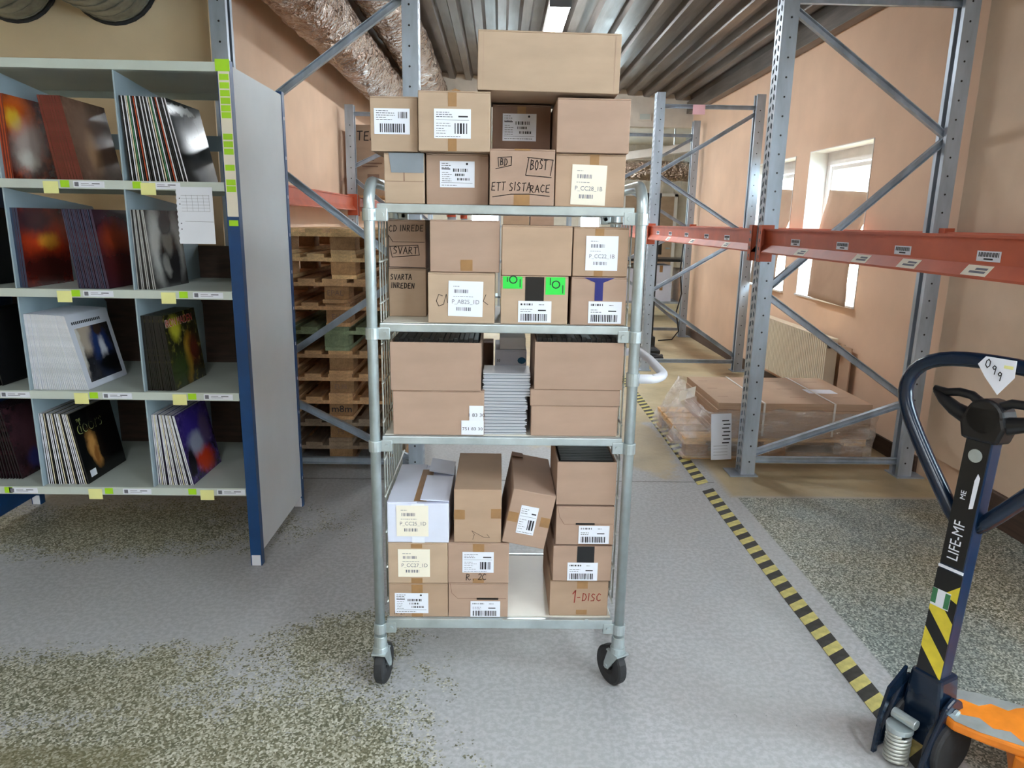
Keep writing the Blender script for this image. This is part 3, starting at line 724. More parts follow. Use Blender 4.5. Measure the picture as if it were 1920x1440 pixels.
# top shelf, lower row
a1 = box('cardboard box with its flap torn open, leftmost on the trolley top, under a labelled box', -.33, -.217, T0, 1.684, 2.11, .30, 'cardboard_yellow')
MB().prism([(-.043, .139), (.056, .139), (.056, .085), (-.036, .085)], -.0012, -.0002).build('torn_opening', 'grey_plastic', a1)
MB().box(-.0015, .0015, -.0008, 0, .062, .085).box(-.056, .056, -.0006, 0, .0608, .0622).build('flap_seam', 'cardboard_dark', a1)
a2 = box('cardboard box with a white address label, beside the box marked ETT SISTA RACE', -.212, -.034, T0, 1.686, 2.125, .30, 'cardboard_pink'); px_label(a2, 825, 303, 890, 351, 'ship2', seed=3)
a3 = box('cardboard box with ETT SISTA RACE handwritten in black marker', -.030, .152, T0, 1.697, 2.075, .30, 'cardboard_pink')
tape_strip(a3, .0, .0, .03); tape_strip(a3, .0, .148, .152, top=(.152, .04))
mb = MB(); Y_ = -.0012; w, h = .182, .152
hand(mb, 'ETT SISTA', -.086, .040, .022, .0024, y=Y_, sx=.82); hand(mb, 'RACE', .022, .036, .020, .0024, y=Y_, sx=.95); mb.stroke([(-.082, .022), (-.03, .030), (.02, .031), (.078, .026)], .0024, Y_)
hand(mb, 'BD', -.062, .108, .018, .0024, y=Y_, sx=.8); mb.stroke([(-.066, .104), (-.068, .128), (-.030, .131), (-.031, .108), (-.074, .098)], .0022, Y_)
hand(mb, 'BOST', .022, .098, .026, .0026, y=Y_, sx=.62); mb.stroke([(.018, .128), (.01, .082), (.082, .077)], .0024, Y_); mb.stroke([(.014, .130), (.086, .124), (.079, .082)], .0022, Y_)
mb.build('handwriting', 'marker_black', a3)
a4 = box('cardboard box with a cream P_CC28_1B location sticker', .157, .356, T0, 1.690, 2.105, .30, 'cardboard'); tape_strip(a4, .01, .115, .143, .026, top=(.143, .05)); px_label(a4, 1069, 309, 1137, 383, 'site', 'P_CC28_1B', rad(1.5), 'label_cream', 4)
# second row
B0 = 1.6975
b1 = box('cardboard box with a big barcode label at the left end above the torn box', -.364, -.232, 1.6865, 1.832, 2.10, .30, 'cardboard_yellow'); px_label(b1, 702, 204, 768, 251, 'bar', seed=5)
b2 = box('cardboard box taped down its middle with a white address label, second row', -.228, -.030, 1.6875, 1.845, 2.075, .30, 'cardboard_yellow'); px_label(b2, 814, 205, 883, 259, 'ship', seed=6)
tape_strip(b2, -.005, .117, .1535, .024, top=(.1575, .06)); tape_strip(b2, -.005, 0, .038, .024)
MB().prism([(-.012, .1582), (.002, .166), (.02, .1585)], .01, .0115).build('tape_curl', 'packing_tape', b2)
b3 = box('cardboard box pushed back in shadow between two boxes, with a white address label', -.026, .150, B0, 1.842, 2.27, .25, 'cardboard_dark'); px_label(b3, 942, 214, 1006, 264, 'ship2', seed=7); tape_strip(b3, .0, .118, .140, .026)  # shade between its neighbours is put into the darker cardboard colour
b4 = box('plain cardboard box without labels under the right end of the topmost box', .156, .360, 1.6915, 1.836, 2.09, .32, 'cardboard_pink')
c1 = box('large plain cardboard box on the very top of the load', -.066, .322, 1.8455, 1.998, 2.075, .30, 'cardboard_yellow', ry=rad(.55)); c1.location.z = 1.8475
MB().box(-.1795, -.1782, -.0006, .0002, .004, .146).box(.1782, .1795, -.0006, .0002, .004, .146).build('edge_fold', 'cardboard_pink', c1)
# second shelf
T1 = 1.205
d2 = box('cardboard box with SVARTA INREDEN handwritten, set back on the second shelf', -.341, -.226, T1, 1.352, 2.225, .26, 'cardboard_yellow')
mb = MB(); hand(mb, 'SVARTA', -.052, .114, .016, .0026, y=-.0012, sx=.9); hand(mb, 'INREDEN', -.050, .088, .016, .0026, y=-.0012, sx=.9); mb.build('handwriting', 'marker_black', d2)
d1 = box('cardboard box with CD INREDE and SVART handwritten in marker', -.341, -.226, 1.3535, 1.500, 2.225, .26, 'cardboard_pink')
mb = MB(); hand(mb, 'CD INREDE', -.054, .112, .018, .0022, y=-.0012, sx=.95); hand(mb, 'SVART', -.042, .045, .021, .0024, y=-.0012, sx=.95); mb.stroke([(-.052, .067), (-.045, .034), (.038, .041), (.034, .071), (-.052, .066)], .0022, -.0012); mb.stroke([(-.054, .098), (-.042, .080), (.054, .080)], .0016, -.0012); mb.stroke([(-.055, .1), (-.055, .004), (.055, .003)], .002, -.0012); mb.build('handwriting', 'marker_black', d1)
d4 = box('cardboard box with a white P_AB25_1D sticker over brown handwriting', -.207, -.012, T1, 1.352, 2.09, .32, 'cardboard_yellow'); px_label(d4, 840, 527, 905, 592, 'site', 'P_AB25_1D', rad(1.2), seed=8)
mb = MB().stroke([(-.055, .080), (-.066, .084), (-.073, .065), (-.066, .050), (-.052, .055), (-.044, .085), (-.040, .060)], .0018, -.0008); mb.build('handwriting', 'marker_black', d4); MB().stroke([(.072, .085), (.064, .066), (.078, .056)], .0018, -.0008).build('handwriting', 'marker_black', d4)
d3 = box('plain cardboard box with a square of tape low on its front, above P_AB25_1D', -.201, .001, 1.3535, 1.502, 2.10, .32, 'cardboard_pink'); tape_strip(d3, .005, .004, .036, .035)
d6 = box('cardboard box with two bright green stickers and black tape', .006, .203, T1, 1.346, 2.09, .30, 'cardboard_yellow')
tape_strip(d6, .0, .062, .139, .055, 'black_plastic')
for xx, zz, hh in ((-.093, .104, .035), (.032, .088, .051)):
    g = MB().box(xx, xx+.057, -.0012, -.0002, zz, zz+hh).build('green_sticker', 'sticker_brightgreen', d6)
    MB().text('O', .034, xx+.030, zz+hh*.42 if hh < .04 else zz+.018, -.0016, 'CENTER').rect(xx+.012, zz+hh*.55, .0025, hh*.4, -.0016).rect(xx+.049, zz+.004, .0025, .024, -.0016).build('print', 'ink', g)
px_label(d6, 971, 565, 1034, 604, 'wide', seed=9)
d5 = box('plain cardboard box directly above the box with green stickers', .007, .210, 1.3475, 1.490, 2.09, .30, 'cardboard')
d8 = box('cardboard box closed with blue tape and a white barcode label', .212, .374, T1, 1.346, 2.09, .30, 'cardboard_pink')
MB().prism([(-.012, .072), (.012, .072), (.012, .125), (.045, .139), (-.045, .139), (-.012, .125)], -.0012, -.0002).build('blue_tape', 'navy_tape', d8); px_label(d8, 1102, 566, 1166, 606, 'wide', seed=10)
d7 = box('cardboard box with brown tape and a white P_CC22_1B sticker', .214, .374, 1.3475, 1.488, 2.095, .30, 'cardboard'); tape_strip(d7, -.005, .100, .1365, .026, top=(.1405, .05)); tape_strip(d7, -.005, 0, .04, .026); px_label(d7, 1097, 443, 1160, 507, 'site', 'P_CC22_1B', 0, seed=11)
# third shelf
T2 = .860
e2 = box('wide cardboard box with two 751 83 30 stickers on its corner', -.316, -.040, T2, 1.0, 2.09, .34, 'cardboard_pink')
ship_label(e2, .093, .044, .043, .05, 'num', '1 83 30', seed=1); ship_label(e2, .069, .003, .068, .045, 'num', '751 83 30', y=-.0022, seed=2)
e1 = open_box('wide open cardboard box packed with plastic film cases, above the 751 83 30 box', -.320, -.050, 1.0015, 1.147, 2.085, .32, 'cardboard_pink')
e4 = box('wide lidded cardboard box at the right end of the third shelf', .099, .372, T2, 1.008, 2.09, .34, 'cardboard_pink', lid=.052, flaps=False)
e3 = open_box('wide open cardboard box of film cases standing on the lidded box', .110, .375, 1.0095, 1.153, 2.085, .32, 'cardboard_pink')
# film cases standing in the open boxes
def film_case(w=.135, h=.19, t=.0145):
    mb = MB().mat(0); mb.box(-t/2, t/2, 0, w, 0, h).mat(1); mb.box(-t/2-.0004, -t/2, .012, w-.004, .004, h-.004); mb.box(t/2, t/2+.0004, .012, w-.004, .004, h-.004); return mb.mesh('film_case', ['black_plastic', 'clear_plastic'])
fc = film_case(.275, .146, .0125)
for bx, zb, n, lab, lean in ((e1, 1.0075, 17, 'black plastic film case packed upright in the left wide open box', 0), (e3, 1.0155, 17, 'black plastic film case packed upright in the open box above the lidded one', 0)):
    for i in range(n):
        x = bx.location.x-.118+i*.01475
        o = link('film_case', fc, loc=(x, 2.105, zb+.0), rot=(0, rad(0), 0)); o.location.z = zb+.004*(i % 3 == 0); tag(o, lab, 'film case', 'film cases in the open boxes')
# jewel case stack
jc = MB().mat(0); jc.box(-.071, .071, 0, .124, 0, .0032).box(-.071, .071, 0, .124, .0066, .0098); jc.mat(1).box(-.068, .068, .004, .12, .0032, .0066)
jm = jc.mesh('jewel_case', ['clear_plastic', 'grey_plastic'])
for i in range(19):
    o = link('jewel_case', jm, loc=(.018+R_.uniform(-.004, .004)+(.010 if i > 11 else 0), 2.10+R_.uniform(0, .006), T2+.0004+i*.0101), rot=(0, 0, R_.uniform(-.05, .05)))
    tag(o, 'clear empty disc case lying topmost on the pile between the wide boxes' if i == 18 else 'clear empty disc case in the pile between the wide boxes', 'disc case', 'empty disc cases piled on the third shelf')
wb = box('white carton with blue round marks behind the pile of clear cases', -.010, .094, T2, 1.09, 2.30, .20, 'cardboard_white', flaps=True)
mb = MB()
for cx, cz, r in ((.036, .195, .014), (-.01, .165, .007)): MB().add([(cx+r*math.cos(t*.524), -.001, cz+r*.8*math.sin(t*.524)) for t in range(12)], [tuple(range(12))]).build('round_mark', 'blue_print', wb)
if 1: MB().text('50', .012, -.046, .19, -.001).build('print', 'ink', wb)
pk = box('small white plastic tub on the white carton under the second shelf', .005, .09, 1.0915, 1.135, 2.30, .12, 'label_white', flaps=False, name='plastic_tub')
bb = box('brown cardboard box with open flap behind the clear cases', -.12, -.016, T2, 1.09, 2.435, .09, 'cardboard_dark')
# bottom shelf
T3 = .245
f1 = box('cardboard box with a small address label at the bottom left of the trolley', -.341, -.152, T3, .362, 2.09, .36, 'cardboard'); tape_strip(f1, -.004, .082, .113, .036); tape_strip(f1, -.004, 0, .022, .036); px_label(f1, 741, 1112, 803, 1149, 'ship2', seed=12)
hand(MB(), 'NI 21', -.078, .008, .012, .0014, y=-.0008).build('handwriting', 'marker_black', f1)
f2 = box('cardboard box with a cream P_CC27_1D sticker under the white box', -.341, -.152, .3635, .503, 2.09, .36, 'cardboard_yellow'); tape_strip(f2, -.004, .122, .1355, .036); tape_strip(f2, -.004, 0, .018, .036); px_label(f2, 747, 1030, 806, 1081, 'site', 'P_CC27_1D', 0, 'label_cream', 13)
f3 = box('white cardboard box with a half-open taped top on the bottom shelf stack', -.341, -.148, .5045, .640, 2.09, .36, 'cardboard_white', flaps=False); px_label(f3, 744, 948, 803, 1005, 'site', 'P_CC25_1D', 0, 'label_cream', 14)
tape_strip(f3, .0, .115, .131, .040, 'label_white'); tape_strip(f3, 0, 0, .02, .04, 'label_white')
MB().box(-.0965, -.004, .002, .355, .1318, .1355).build('top_flap', 'cardboard_white', f3)
fl = MB().box(-.09, .0, 0, .22, 0, .0035).build('top_flap', 'cardboard_white', f3, loc=(.0962, .01, .134), rot=(0, rad(3), 0))
MB().box(-.085, .0, 0, .11, 0, .0035).build('top_flap', 'cardboard_white', f3, loc=(.0962, .245, .137), rot=(rad(4), rad(9), 0))
MB().box(-.014, .026, .01, .30, .1356, .1362).build('packing_tape', 'packing_tape', f3)
f4 = box('cardboard box with a curved tuck flap at the bottom beside the white shelf gap', -.150, .042, T3, .364, 2.09, .36, 'cardboard_pink'); px_label(f4, 882, 1127, 938, 1156, 'wide', seed=15)
MB().stroke([(-.09, .118), (-.085, .085), (-.066, .066), (.09, .066)], .0016, -.0008).build('tuck_line', 'cardboard_dark', f4); tape_strip(f4, .03, .062, .068, .07, 'black_plastic')
f5 = box('cardboard box with an address label and R 2C in marker below it', -.151, .043, .3655, .505, 2.09, .36, 'cardboard_pink'); px_label(f5, 867, 1035, 926, 1073, 'ship', seed=16); tape_strip(f5, .0, .108, .1355, .036); tape_strip(f5, .0, .0, .016, .036)
hand(MB(), 'R.. 2C', -.04, .012, .021, .0024, y=-.0012, adv=.6).build('handwriting', 'marker_black', f5)
f6 = box('tall plain cardboard box with tape on its sides standing in the bottom tier', -.132, .017, .5065, .688, 2.09, .36, 'cardboard', flaps=False); MB().box(-.0735, -.04, -.0008, .0002, .078, .110).build('packing_tape', 'packing_tape', f6); MB().box(.042, .0735, -.0008, .0002, .082, .114).build('packing_tape', 'packing_tape', f6)
MB().stroke([(-.015, .010), (-.010, .028), (-.018, .040), (.02, .018), (.038, .018), (.03, .028)], .0012, -.0008).build('handwriting', 'marker_black', f6)
f7 = box('cardboard box leaning askew, wedged between the tall box and the stack', -.068, .068, 0, .186, 2.09, .36, 'cardboard_pink', ry=rad(11), flaps=False)
f7.location = (.086, 2.085, .4995); px = ship_label(f7, -.032, .040, .056, .094, 'ship', rot=0, seed=17)
for xa, xb in ((-.067, -.035), (.037, .067)): MB().box(xa, xb, -.0008, .0002, .074, .106).build('packing_tape', 'packing_tape', f7)
MB().box(-.0695, -.03, .30, .345, .1885, .1895).build('torn_edge', 'cardboard_dark', f7)
f8 = box('cardboard box with 1-DISC handwritten in red on its front', .178, .368, T3, .374, 2.10, .34, 'cardboard', flaps=False); hand(hand(MB(), '1', -.022, .050, .042, .0034, y=-.001), '-DISC', -.008, .055, .026, .0028, y=-.001, sx=.9).build('handwriting', 'marker_red', f8)
tape_strip(f8, .01, .098, .125, .035); tape_strip(f8, .01, .006, .022, .035)
f9 = box('cardboard box with black tape and a barcode label above the 1-DISC box', .184, .372, .3755, .500, 2.09, .32, 'cardboard_pink', flaps=False); tape_strip(f9, .01, .062, .1205, .055, 'black_plastic'); px_label(f9, 1063, 1055, 1121, 1088, 'wide', seed=18)
f10 = box('cardboard box with a curved tuck flap under the open box of black cases', .190, .374, .5015, .634, 2.09, .30, 'cardboard_pink', flaps=False); px_label(f10, 1084, 986, 1143, 1019, 'wide', seed=19)
MB().stroke([(-.088, .130), (-.082, .095), (-.066, .070), (.088, .072)], .0016, -.0008).build('tuck_line', 'cardboard_dark', f10); tape_strip(f10, .0, .068, .074, .06, 'black_plastic')
f11 = open_box('open cardboard box full of black film cases on the right-hand stack', .189, .374, .6355, .776, 2.095, .28, 'cardboard_pink')
fd = MB().box(-.082, .082, 0, .0132, 0, .138).mesh('film_case', 'black_plastic')
for i in range(16):
    o = link('film_case', fd, loc=(.2815, 2.104+i*.0162, .6415)); tag(o, 'black plastic film case standing in the open box at bottom right', 'film case', 'film cases in the open boxes')

# ------------------------------------------------------------ record shelf
SY, SYB, SXR, SXL = 2.905, 3.61, -1.035, -2.41
shelf = thing('record_shelf', 'grey steel shelving unit with blue posts full of vinyl records', 'shelf', (SXR, SY, 0))
W_ = SXL-SXR     # negative
SZ = (2.068, 1.630, 1.205, .782, .360)
MB().box(-.003, .003, .02, SYB-SY-.02, .06, 2.06).build('side_panel', 'panel_grey', shelf)
MB().box(W_-.003, W_+.003, .02, SYB-SY-.02, .06, 2.06).build('side_panel', 'post_blue', shelf)
for xx in (0, W_):
    for yy in (0, SYB-SY-.04):
        x0, x1 = (xx-.042, xx+.006)
        p = MB().box(x0, x1, yy, yy+.004, 0, 2.075).box(x1-.004, x1, yy+.004, yy+.036, 0, 2.075).box(x0, x0+.004, yy+.004, yy+.036, 0, 2.075).build('post', 'post_blue', shelf)
        MB().box(x0+.004, x1-.004, yy-.001, yy+.034, 0, .05).build('foot', 'label_white', p, bevel=.002)
        if xx == 0 and yy > 0:
            hm = MB()
            for k in range(11): hm.box(x1-.0002, x1+.0008, yy+.015, yy+.022, .15+k*.18, .165+k*.18)
            hm.build('slots', 'label_white', p)['kind'] = 'stuff'
        if xx == 0 and yy == 0:
            st = MB().box(x0+.004, x1-.001, yy-.0012, yy-.0002, 1.50, 2.05).build('paper_strip', 'label_cream', p)
            for z in (2.015, 1.985, 1.957, 1.930, 1.903, 1.878, 1.80, 1.772, 1.745, 1.685, 1.63, 1.605, 1.475):
                g = MB().box(x0+.008, x1-.004, yy-.0022, yy-.0013, z-.011, z+.011).build('green_sticker', 'sticker_green', p)
            MB().box(x0-.004, x1+.002, yy-.003, yy-.001, 2.035, 2.078).build('green_tape', 'sticker_green', p)
boards = []
for i, z in enumerate(SZ):
    top = z; d = SYB-SY
    b = MB().box(W_+.008, -.044, .003, d-.005, top-.004, top).box(W_+.008, -.044, 0, .003, top-.034, top).box(W_+.008, -.044, d-.005, d-.002, top-.034, top).box(W_+.008, -.044, .003, .03, top-.034, top-.031).build('shelf_board', 'shelf_grey', shelf, bevel=.001); boards.append(b)
MB().box(W_+.01, -.044, SYB-SY-.045, SYB-SY-.042, 1.80, 1.87).build('back_bar', 'divider_grey', shelf)
for z0, z1 in ((.30, .745), (.75, 1.168), (1.172, 1.36)): MB().box(W_+.01, -.046, SYB-SY-.052, SYB-SY-.047, z0, z1).build('back_panel', 'brown_board', shelf)
for i in range(4):
    z0, z1 = SZ[i+1], SZ[i]-.034
    for xw in (-1.472, -1.943):
        x = xw-SXR
        MB().prism([(.01, z0+.0), (.66, z0), (.66, z1-.10), (.62, z1-.06), (.20, z1-.02), (.01, z1)], x-.003, x+.003, 'x').build('divider', 'divider_grey', shelf)
# price stickers, sticky notes on the board lips
stk = {1: [('n', 80), ('g', 107), ('w', 153), ('g', 245), ('n', 266), ('w', 298)], 2: [('n', 105), ('g', 127), ('w', 170), ('n', 304), ('g', 333), ('w', 380)],
       3: [('w', 12), ('n', 138), ('g', 162), ('w', 207), ('n', 326), ('g', 350), ('w', 400)], 4: [('g', 2), ('w', 30), ('n', 167), ('g', 193), ('w', 247), ('g', 352), ('n', 380), ('w', 426)]}
for i, lst in stk.items():
    for k, px_ in lst:
        x = at_y(px_, 20+i*200, SY).x-SXR; z = SZ[i]-.017
        if k == 'n': MB().box(x-.029, x+.029, -.0025, -.0012, z-.036, z+.010).build('sticky_note', 'sticky_yellow', boards[i])
        elif k == 'g': MB().box(x-.017, x+.017, -.0016, -.0006, z-.012, z+.014).build('green_sticker', 'sticker_green', boards[i])
        else:
            s_ = MB().box(x-.06, x+.06, -.0016, -.0006, z-.012, z+.012).build('price_label', 'label_white', boards[i])
for i in (1, 2, 3, 4):
    for k, px_ in stk[i]:
        if k == 'w':
            pr = MB(); x = at_y(px_, 20+i*200, SY).x-SXR; z = SZ[i]-.017; pr.rect(x-.055, z-.008, .016, .016, -.0019).rect(x-.03, z+.002, .03, .002, -.0019).rect(x+.012, z+.001, .03, .004, -.0019).rect(x-.03, z-.004, .05, .0018, -.0019)
            pr.build('price_print', 'ink_grey', boards[i])
nb = MB(); a = at_y(328, 350, SY-.006); b = at_y(405, 458, SY-.006); w, h = b.x-a.x, a.z-b.z; outl = [(0, 0), (w, 0), (w, h)]; 
for k in range(21, -1, -1): outl += [(.0 if k % 2 else .003, h*k/21)]
nb.prism(outl, -.0008, .0004)
ns_ = nb.build('notebook_sheet', 'label_white', loc=(a.x, SY-.006, b.z)); tag(ns_, 'torn white notebook sheet taped to the record shelf edge', 'paper')
ln = MB()
for k in range(6): ln.stroke([(.02, h*.85-k*.012), (.13, h*.85-k*.012+.001)], .0008, -.0010)
for q in range(5): ln.stroke([(.04+q*.022, h*.86), (.041+q*.022, h*.58)], .0008, -.0010)
ln.stroke([(.03, h*.40), (.14, h*.395)], .0012, -.0010).build('pen_lines', 'ink_grey', ns_)
hl = MB()
for zz in (.26, .36, .7, .8): hl.add([(.014+.0028*math.cos(t*.785), -.0010, h*zz+.0028*math.sin(t*.785)) for t in range(8)], [tuple(range(8))])
hl.build('punch_holes', 'ink_grey', ns_)

# cover prints: generic stand-ins
art('cover_fire', '#3a1410', [(.25, .75, .30, .25, '#e0661c', .5, 0), (.15, .72, .14, .12, '#f0c23a', .6, 0), (.4, .42, .32, .26, '#c9b9b2', .7, 30), (.35, .25, .18, .10, '#e8e4dc', .6, 0)], (5, [(.3, '#1d0c0a'), (.5, '#5a1d12'), (.72, '#b8481c')]))
art('cover_rust', '#6a4a3c', [(.5, .5, .5, .5, '#8a6a58', .6, 0), (.45, .35, .14, .22, '#b58a68', .7, 0)], (4, [(.3, '#3d231c'), (.6, '#7a5a4a'), (.8, '#a08472')], ), .12)
art('cover_dark_portrait', '#1c1e20', [(.55, .62, .30, .30, '#4c5052', .6, 0), (.4, .9, .34, .05, '#b9bcb9', .3, 0), (.65, .3, .2, .25, '#2b2e30', .6, 0)], (5, [(.3, '#0d0e10'), (.7, '#3a3d3f')]))
art('cover_sunset', '#5a1a14', [(.5, .62, .42, .28, '#d8431c', .6, 0), (.55, .58, .18, .10, '#f2a632', .7, 0), (.5, .2, .5, .25, '#3a1410', .6, 0), (.3, .85, .45, .18, '#3a2630', .6, 0)], (6, [(.3, '#1d1016'), (.55, '#702018'), (.75, '#b03a1a')]))
art('cover_purple_dusk', '#3a2233', [(.5, .6, .4, .22, '#a23c1c', .7, 0), (.5, .25, .5, .25, '#4a1512', .7, 0)], (5, [(.3, '#1c1320'), (.7, '#4a2436')]))
art('cover_monochrome', '#3a3a3a', [(.25, .55, .22, .45, '#c9c9c6', .5, 0), (.8, .55, .18, .40, '#a5a5a2', .5, 0), (.55, .35, .30, .40, '#26272a', .3, 0), (.53, .60, .14, .20, '#8a8884', .35, 0), (.52, .82, .17, .12, '#222', .35, 0) if False else (.52, .82, .17, .12, '#222222', .35, 0), (.42, .28, .09, .14, '#9a9894', .4, 25)], None, .2)
art('cover_white_border', '#dde0ec', [], None, .3)
art('cover_studio_photo', '#15161c', [(.30, .70, .16, .26, '#b8a898', .35, -10), (.6, .45, .22, .34, '#26386a', .4, 10), (.62, .40, .08, .22, '#c8ccd8', .4, 0), (.62, .78, .10, .12, '#3a2c26', .3, 0), (.7, .25, .3, .15, '#0c0d10', .4, 0), (.12, .6, .06, .4, '#d8d2cc', .4, 0)], (4, [(.3, '#0e0f14'), (.7, '#3a3a40')]))
art('cover_olive_collage', '#15140e', [(.3, .8, .14, .14, '#c8c43a', .6, 0), (.55, .35, .12, .32, '#b58a2c', .5, -15), (.3, .25, .25, .2, '#3a4a24', .6, 0), (.75, .45, .16, .2, '#5a2418', .6, 0)], (9, [(.35, '#0d0d0a'), (.55, '#3c3c1e'), (.7, '#8a8244'), (.85, '#c8c0a0')]))
art('cover_black_lamp', '#08080a', [(.35, .42, .13, .24, '#c08a4a', .45, 12), (.5, .36, .09, .24, '#140e0a', .5, 12), (.36, .30, .05, .14, '#8a5a2c', .5, 0)], None, .15)
art('cover_violet_blaze', '#241a3c', [(.45, .72, .42, .30, '#3a2c86', .6, 0), (.55, .22, .28, .18, '#c83a1c', .5, -20), (.4, .5, .22, .16, '#9aa0b8', .5, 0), (.75, .62, .16, .22, '#5a4a70', .5, 0), (.15, .3, .1, .2, '#141018', .4, 0)], (10, [(.35, '#14101e'), (.6, '#4a3a78'), (.8, '#a8a4c4')]))
art('cover_dark_rose', '#1c1218', [(.5, .55, .3, .4, '#5a3a44', .6, 0), (.4, .2, .16, .12, '#3a3a78', .6, 0)], (6, [(.3, '#120c10'), (.7, '#4a2c34')]))
art('cover_black', '#101012', [], (6, [(.3, '#08080a'), (.7, '#1e1e20')]))
for nm, hx_ in (('spine_red', '#6e2a20'), ('spine_white', '#d8d8e0'), ('spine_black', '#141417'), ('spine_blue', '#2c3d58'), ('spine_purple', '#3c3148'), ('spine_grey', '#a4a4a4'), ('spine_orange', '#b4461e'), ('spine_green', '#3c7a52'), ('spine_cream', '#d6ccb0')):
    plain(nm, hx_, .35, var=.12, scale=18)
def record_mesh(spine, cover, t=.0042, back='cover_black'):
    S = .315; mb = MB()
    mb.mat(0).add([(0,0,0),(t,0,0),(t,0,S),(0,0,S)], [(0,1,2,3)])                       # spine
    mb.mat(1).add([(t,0,0),(t,S,0),(t,S,S),(t,0,S)], [(0,1,2,3)]); mb.mat(1).add([(0,0,0),(0,0,S),(0,S,S),(0,S,0)], [(0,1,2,3)])
    mb.mat(0).add([(0,0,S),(t,0,S),(t,S,S),(0,S,S)], [(0,1,2,3)]); mb.mat(0).add([(0,0,0),(0,S,0),(t,S,0),(t,0,0)], [(0,1,2,3)]); mb.mat(0).add([(0,S,0),(0,S,S),(t,S,S),(t,S,0)], [(0,1,2,3)])
    return mb.mesh('vinyl_record', [spine, cover])
GR = 'vinyl records standing on the grey shelf'
def records(z, xl, xr, n, l0, l1, spines, cover, lab, lab_front, yf=2.93, t=.0046):
    """n sleeves fanned from xl to xr at the foot, leaning left by l0..l1 degrees; the last cover looks into the aisle"""
    ms = {}; last = None
    for i in range(n):
        s = spines[i % len(spines)]; f = i/(n-1); ln_ = rad(l0+(l1-l0)*f)
        if s not in ms: ms[s] = record_mesh(s, cover, t)
        x = xl+(xr-t-xl)*f
        o = link('vinyl_record', ms[s], loc=(x, yf+R_.uniform(0, .004), z+.0006), rot=(0, -ln_, R_.uniform(-.002, .002)))
        tag(o, lab.format(s.split('_')[1]) if i < n-1 else lab_front, 'record', GR); last = o
    return last
r1 = SZ[1]; r2 = SZ[2]; r3 = SZ[3]; r4 = SZ[4]
L = records
MIX = ['spine_black', 'spine_white', 'spine_black', 'spine_white', 'spine_cream', 'spine_green', 'spine_white', 'spine_black', 'spine_orange', 'spine_white', 'spine_black', 'spine_black', 'spine_white']
L(r1, -1.452, -1.225, 28, 2.2, 11.5, MIX, 'cover_dark_portrait', 'record with {} spine in the mixed row on the top shelf', 'dark portrait cover at the end of the mixed top-shelf row', 2.925)
L(r1, -1.735, -1.637, 17, 8, 10, ['spine_red'], 'cover_rust', 'record with dark red spine on the top shelf', 'brown shiny cover ending the row of dark red spines')
L(r1, -1.938, -1.905, 6, .3, .7, ['spine_orange', 'spine_red'], 'cover_fire', 'record with {} spine behind the fiery orange cover', 'glossy fiery orange cover leaning on the top shelf')
L(r2, -1.938, -1.905, 6, .3, .7, ['spine_blue', 'spine_blue', 'spine_purple'], 'cover_sunset', 'record with dark {} spine behind the orange sunset cover', 'glowing orange sunset cover standing on the second shelf')
L(r2, -1.705, -1.580, 19, 6, 7, ['spine_purple', 'spine_blue', 'spine_purple'], 'cover_purple_dusk', 'record with dark {} spine behind the dusky red cover', 'dusky red cover ending the row of purple spines')
L(r2, -1.466, -1.394, 10, .3, 3.9, ['spine_grey', 'spine_black', 'spine_grey'], 'cover_monochrome', 'record with {} spine behind the black and white cover', 'black and white cover beside the hanging notebook sheet')
wl = L(r3, -1.936, -1.708, 30, .6, 12, ['spine_white'], 'cover_white_border', 'record with white spine in the long white row', 'white bordered cover with a dark photo leaning on the white row', 2.925)
MB().box(.0047, .0052, .035, .285, .025, .255).build('cover_photo', 'cover_studio_photo', wl)
tt = MB()
for k in range(16): tt.box(.0047, .0052, .03+k*.0135, .03+k*.0135+.009, .272, .284)
tt.build('cover_title', 'ink', wl)
im = L(r3, -1.466, -1.349, 18, .5, 6, ['spine_black'], 'cover_olive_collage', 'record with black spine on the third shelf', 'dark olive cover with red lettering on the third shelf')
def cover_text(o, body, size, y, z, mat, tilt=0.0, sx=1.0, dx=.0053):
    vs, fs = text_geo(body); MB().add([(dx, y+a*size*sx, z+b*size) for a, b in vs], fs).build('cover_lettering', mat, o)
cover_text(im, 'IRON MAIDEN', .05, .012, .262, 'art_white_ink', sx=.82, dx=.0049); cover_text(im, 'IRON MAIDEN', .047, .014, .2635, 'art_red_ink', sx=.86, dx=.0054)
dr = L(r4, -1.932, -1.762, 20, 1, 9, ['spine_white', 'spine_white', 'spine_white', 'spine_cream', 'spine_black'], 'cover_black_lamp', 'record with {} spine behind the doors cover on the lowest shelf', 'black cover with outlined doors lettering on the lowest shelf', 2.935)
cover_text(dr, 'doors', .085, .02, .215, 'art_green_ink', sx=.95, dx=.0049); cover_text(dr, 'doors', .080, .024, .2175, 'cover_black', sx=.97, dx=.0053); cover_text(dr, 'THE', .018, .03, .27, 'art_green_ink', dx=.0049)
MB().box(.0047, .0052, .03, .075, .02, .05).build('cover_sticker', 'label_white', dr)
L(r4, -1.464, -1.312, 20, .5, 10.5, ['spine_white', 'spine_white', 'spine_cream', 'spine_white', 'spine_white', 'spine_black'], 'cover_violet_blaze', 'record with {} spine behind the violet cover on the lowest shelf', 'violet cover with red flames on the lowest shelf', 2.935)
L(r4, -2.20, -2.08, 10, 4, 10, ['spine_black'], 'cover_dark_rose', 'record with black spine at the left end of the lowest shelf', 'dark rose-tinted cover at the left end of the lowest shelf', 2.99)
L(r3, -2.19, -2.10, 8, 4, 8, ['spine_black'], 'cover_black', 'record with black spine at the left end of the third shelf', 'plain black cover at the left end of the third shelf', 2.98)
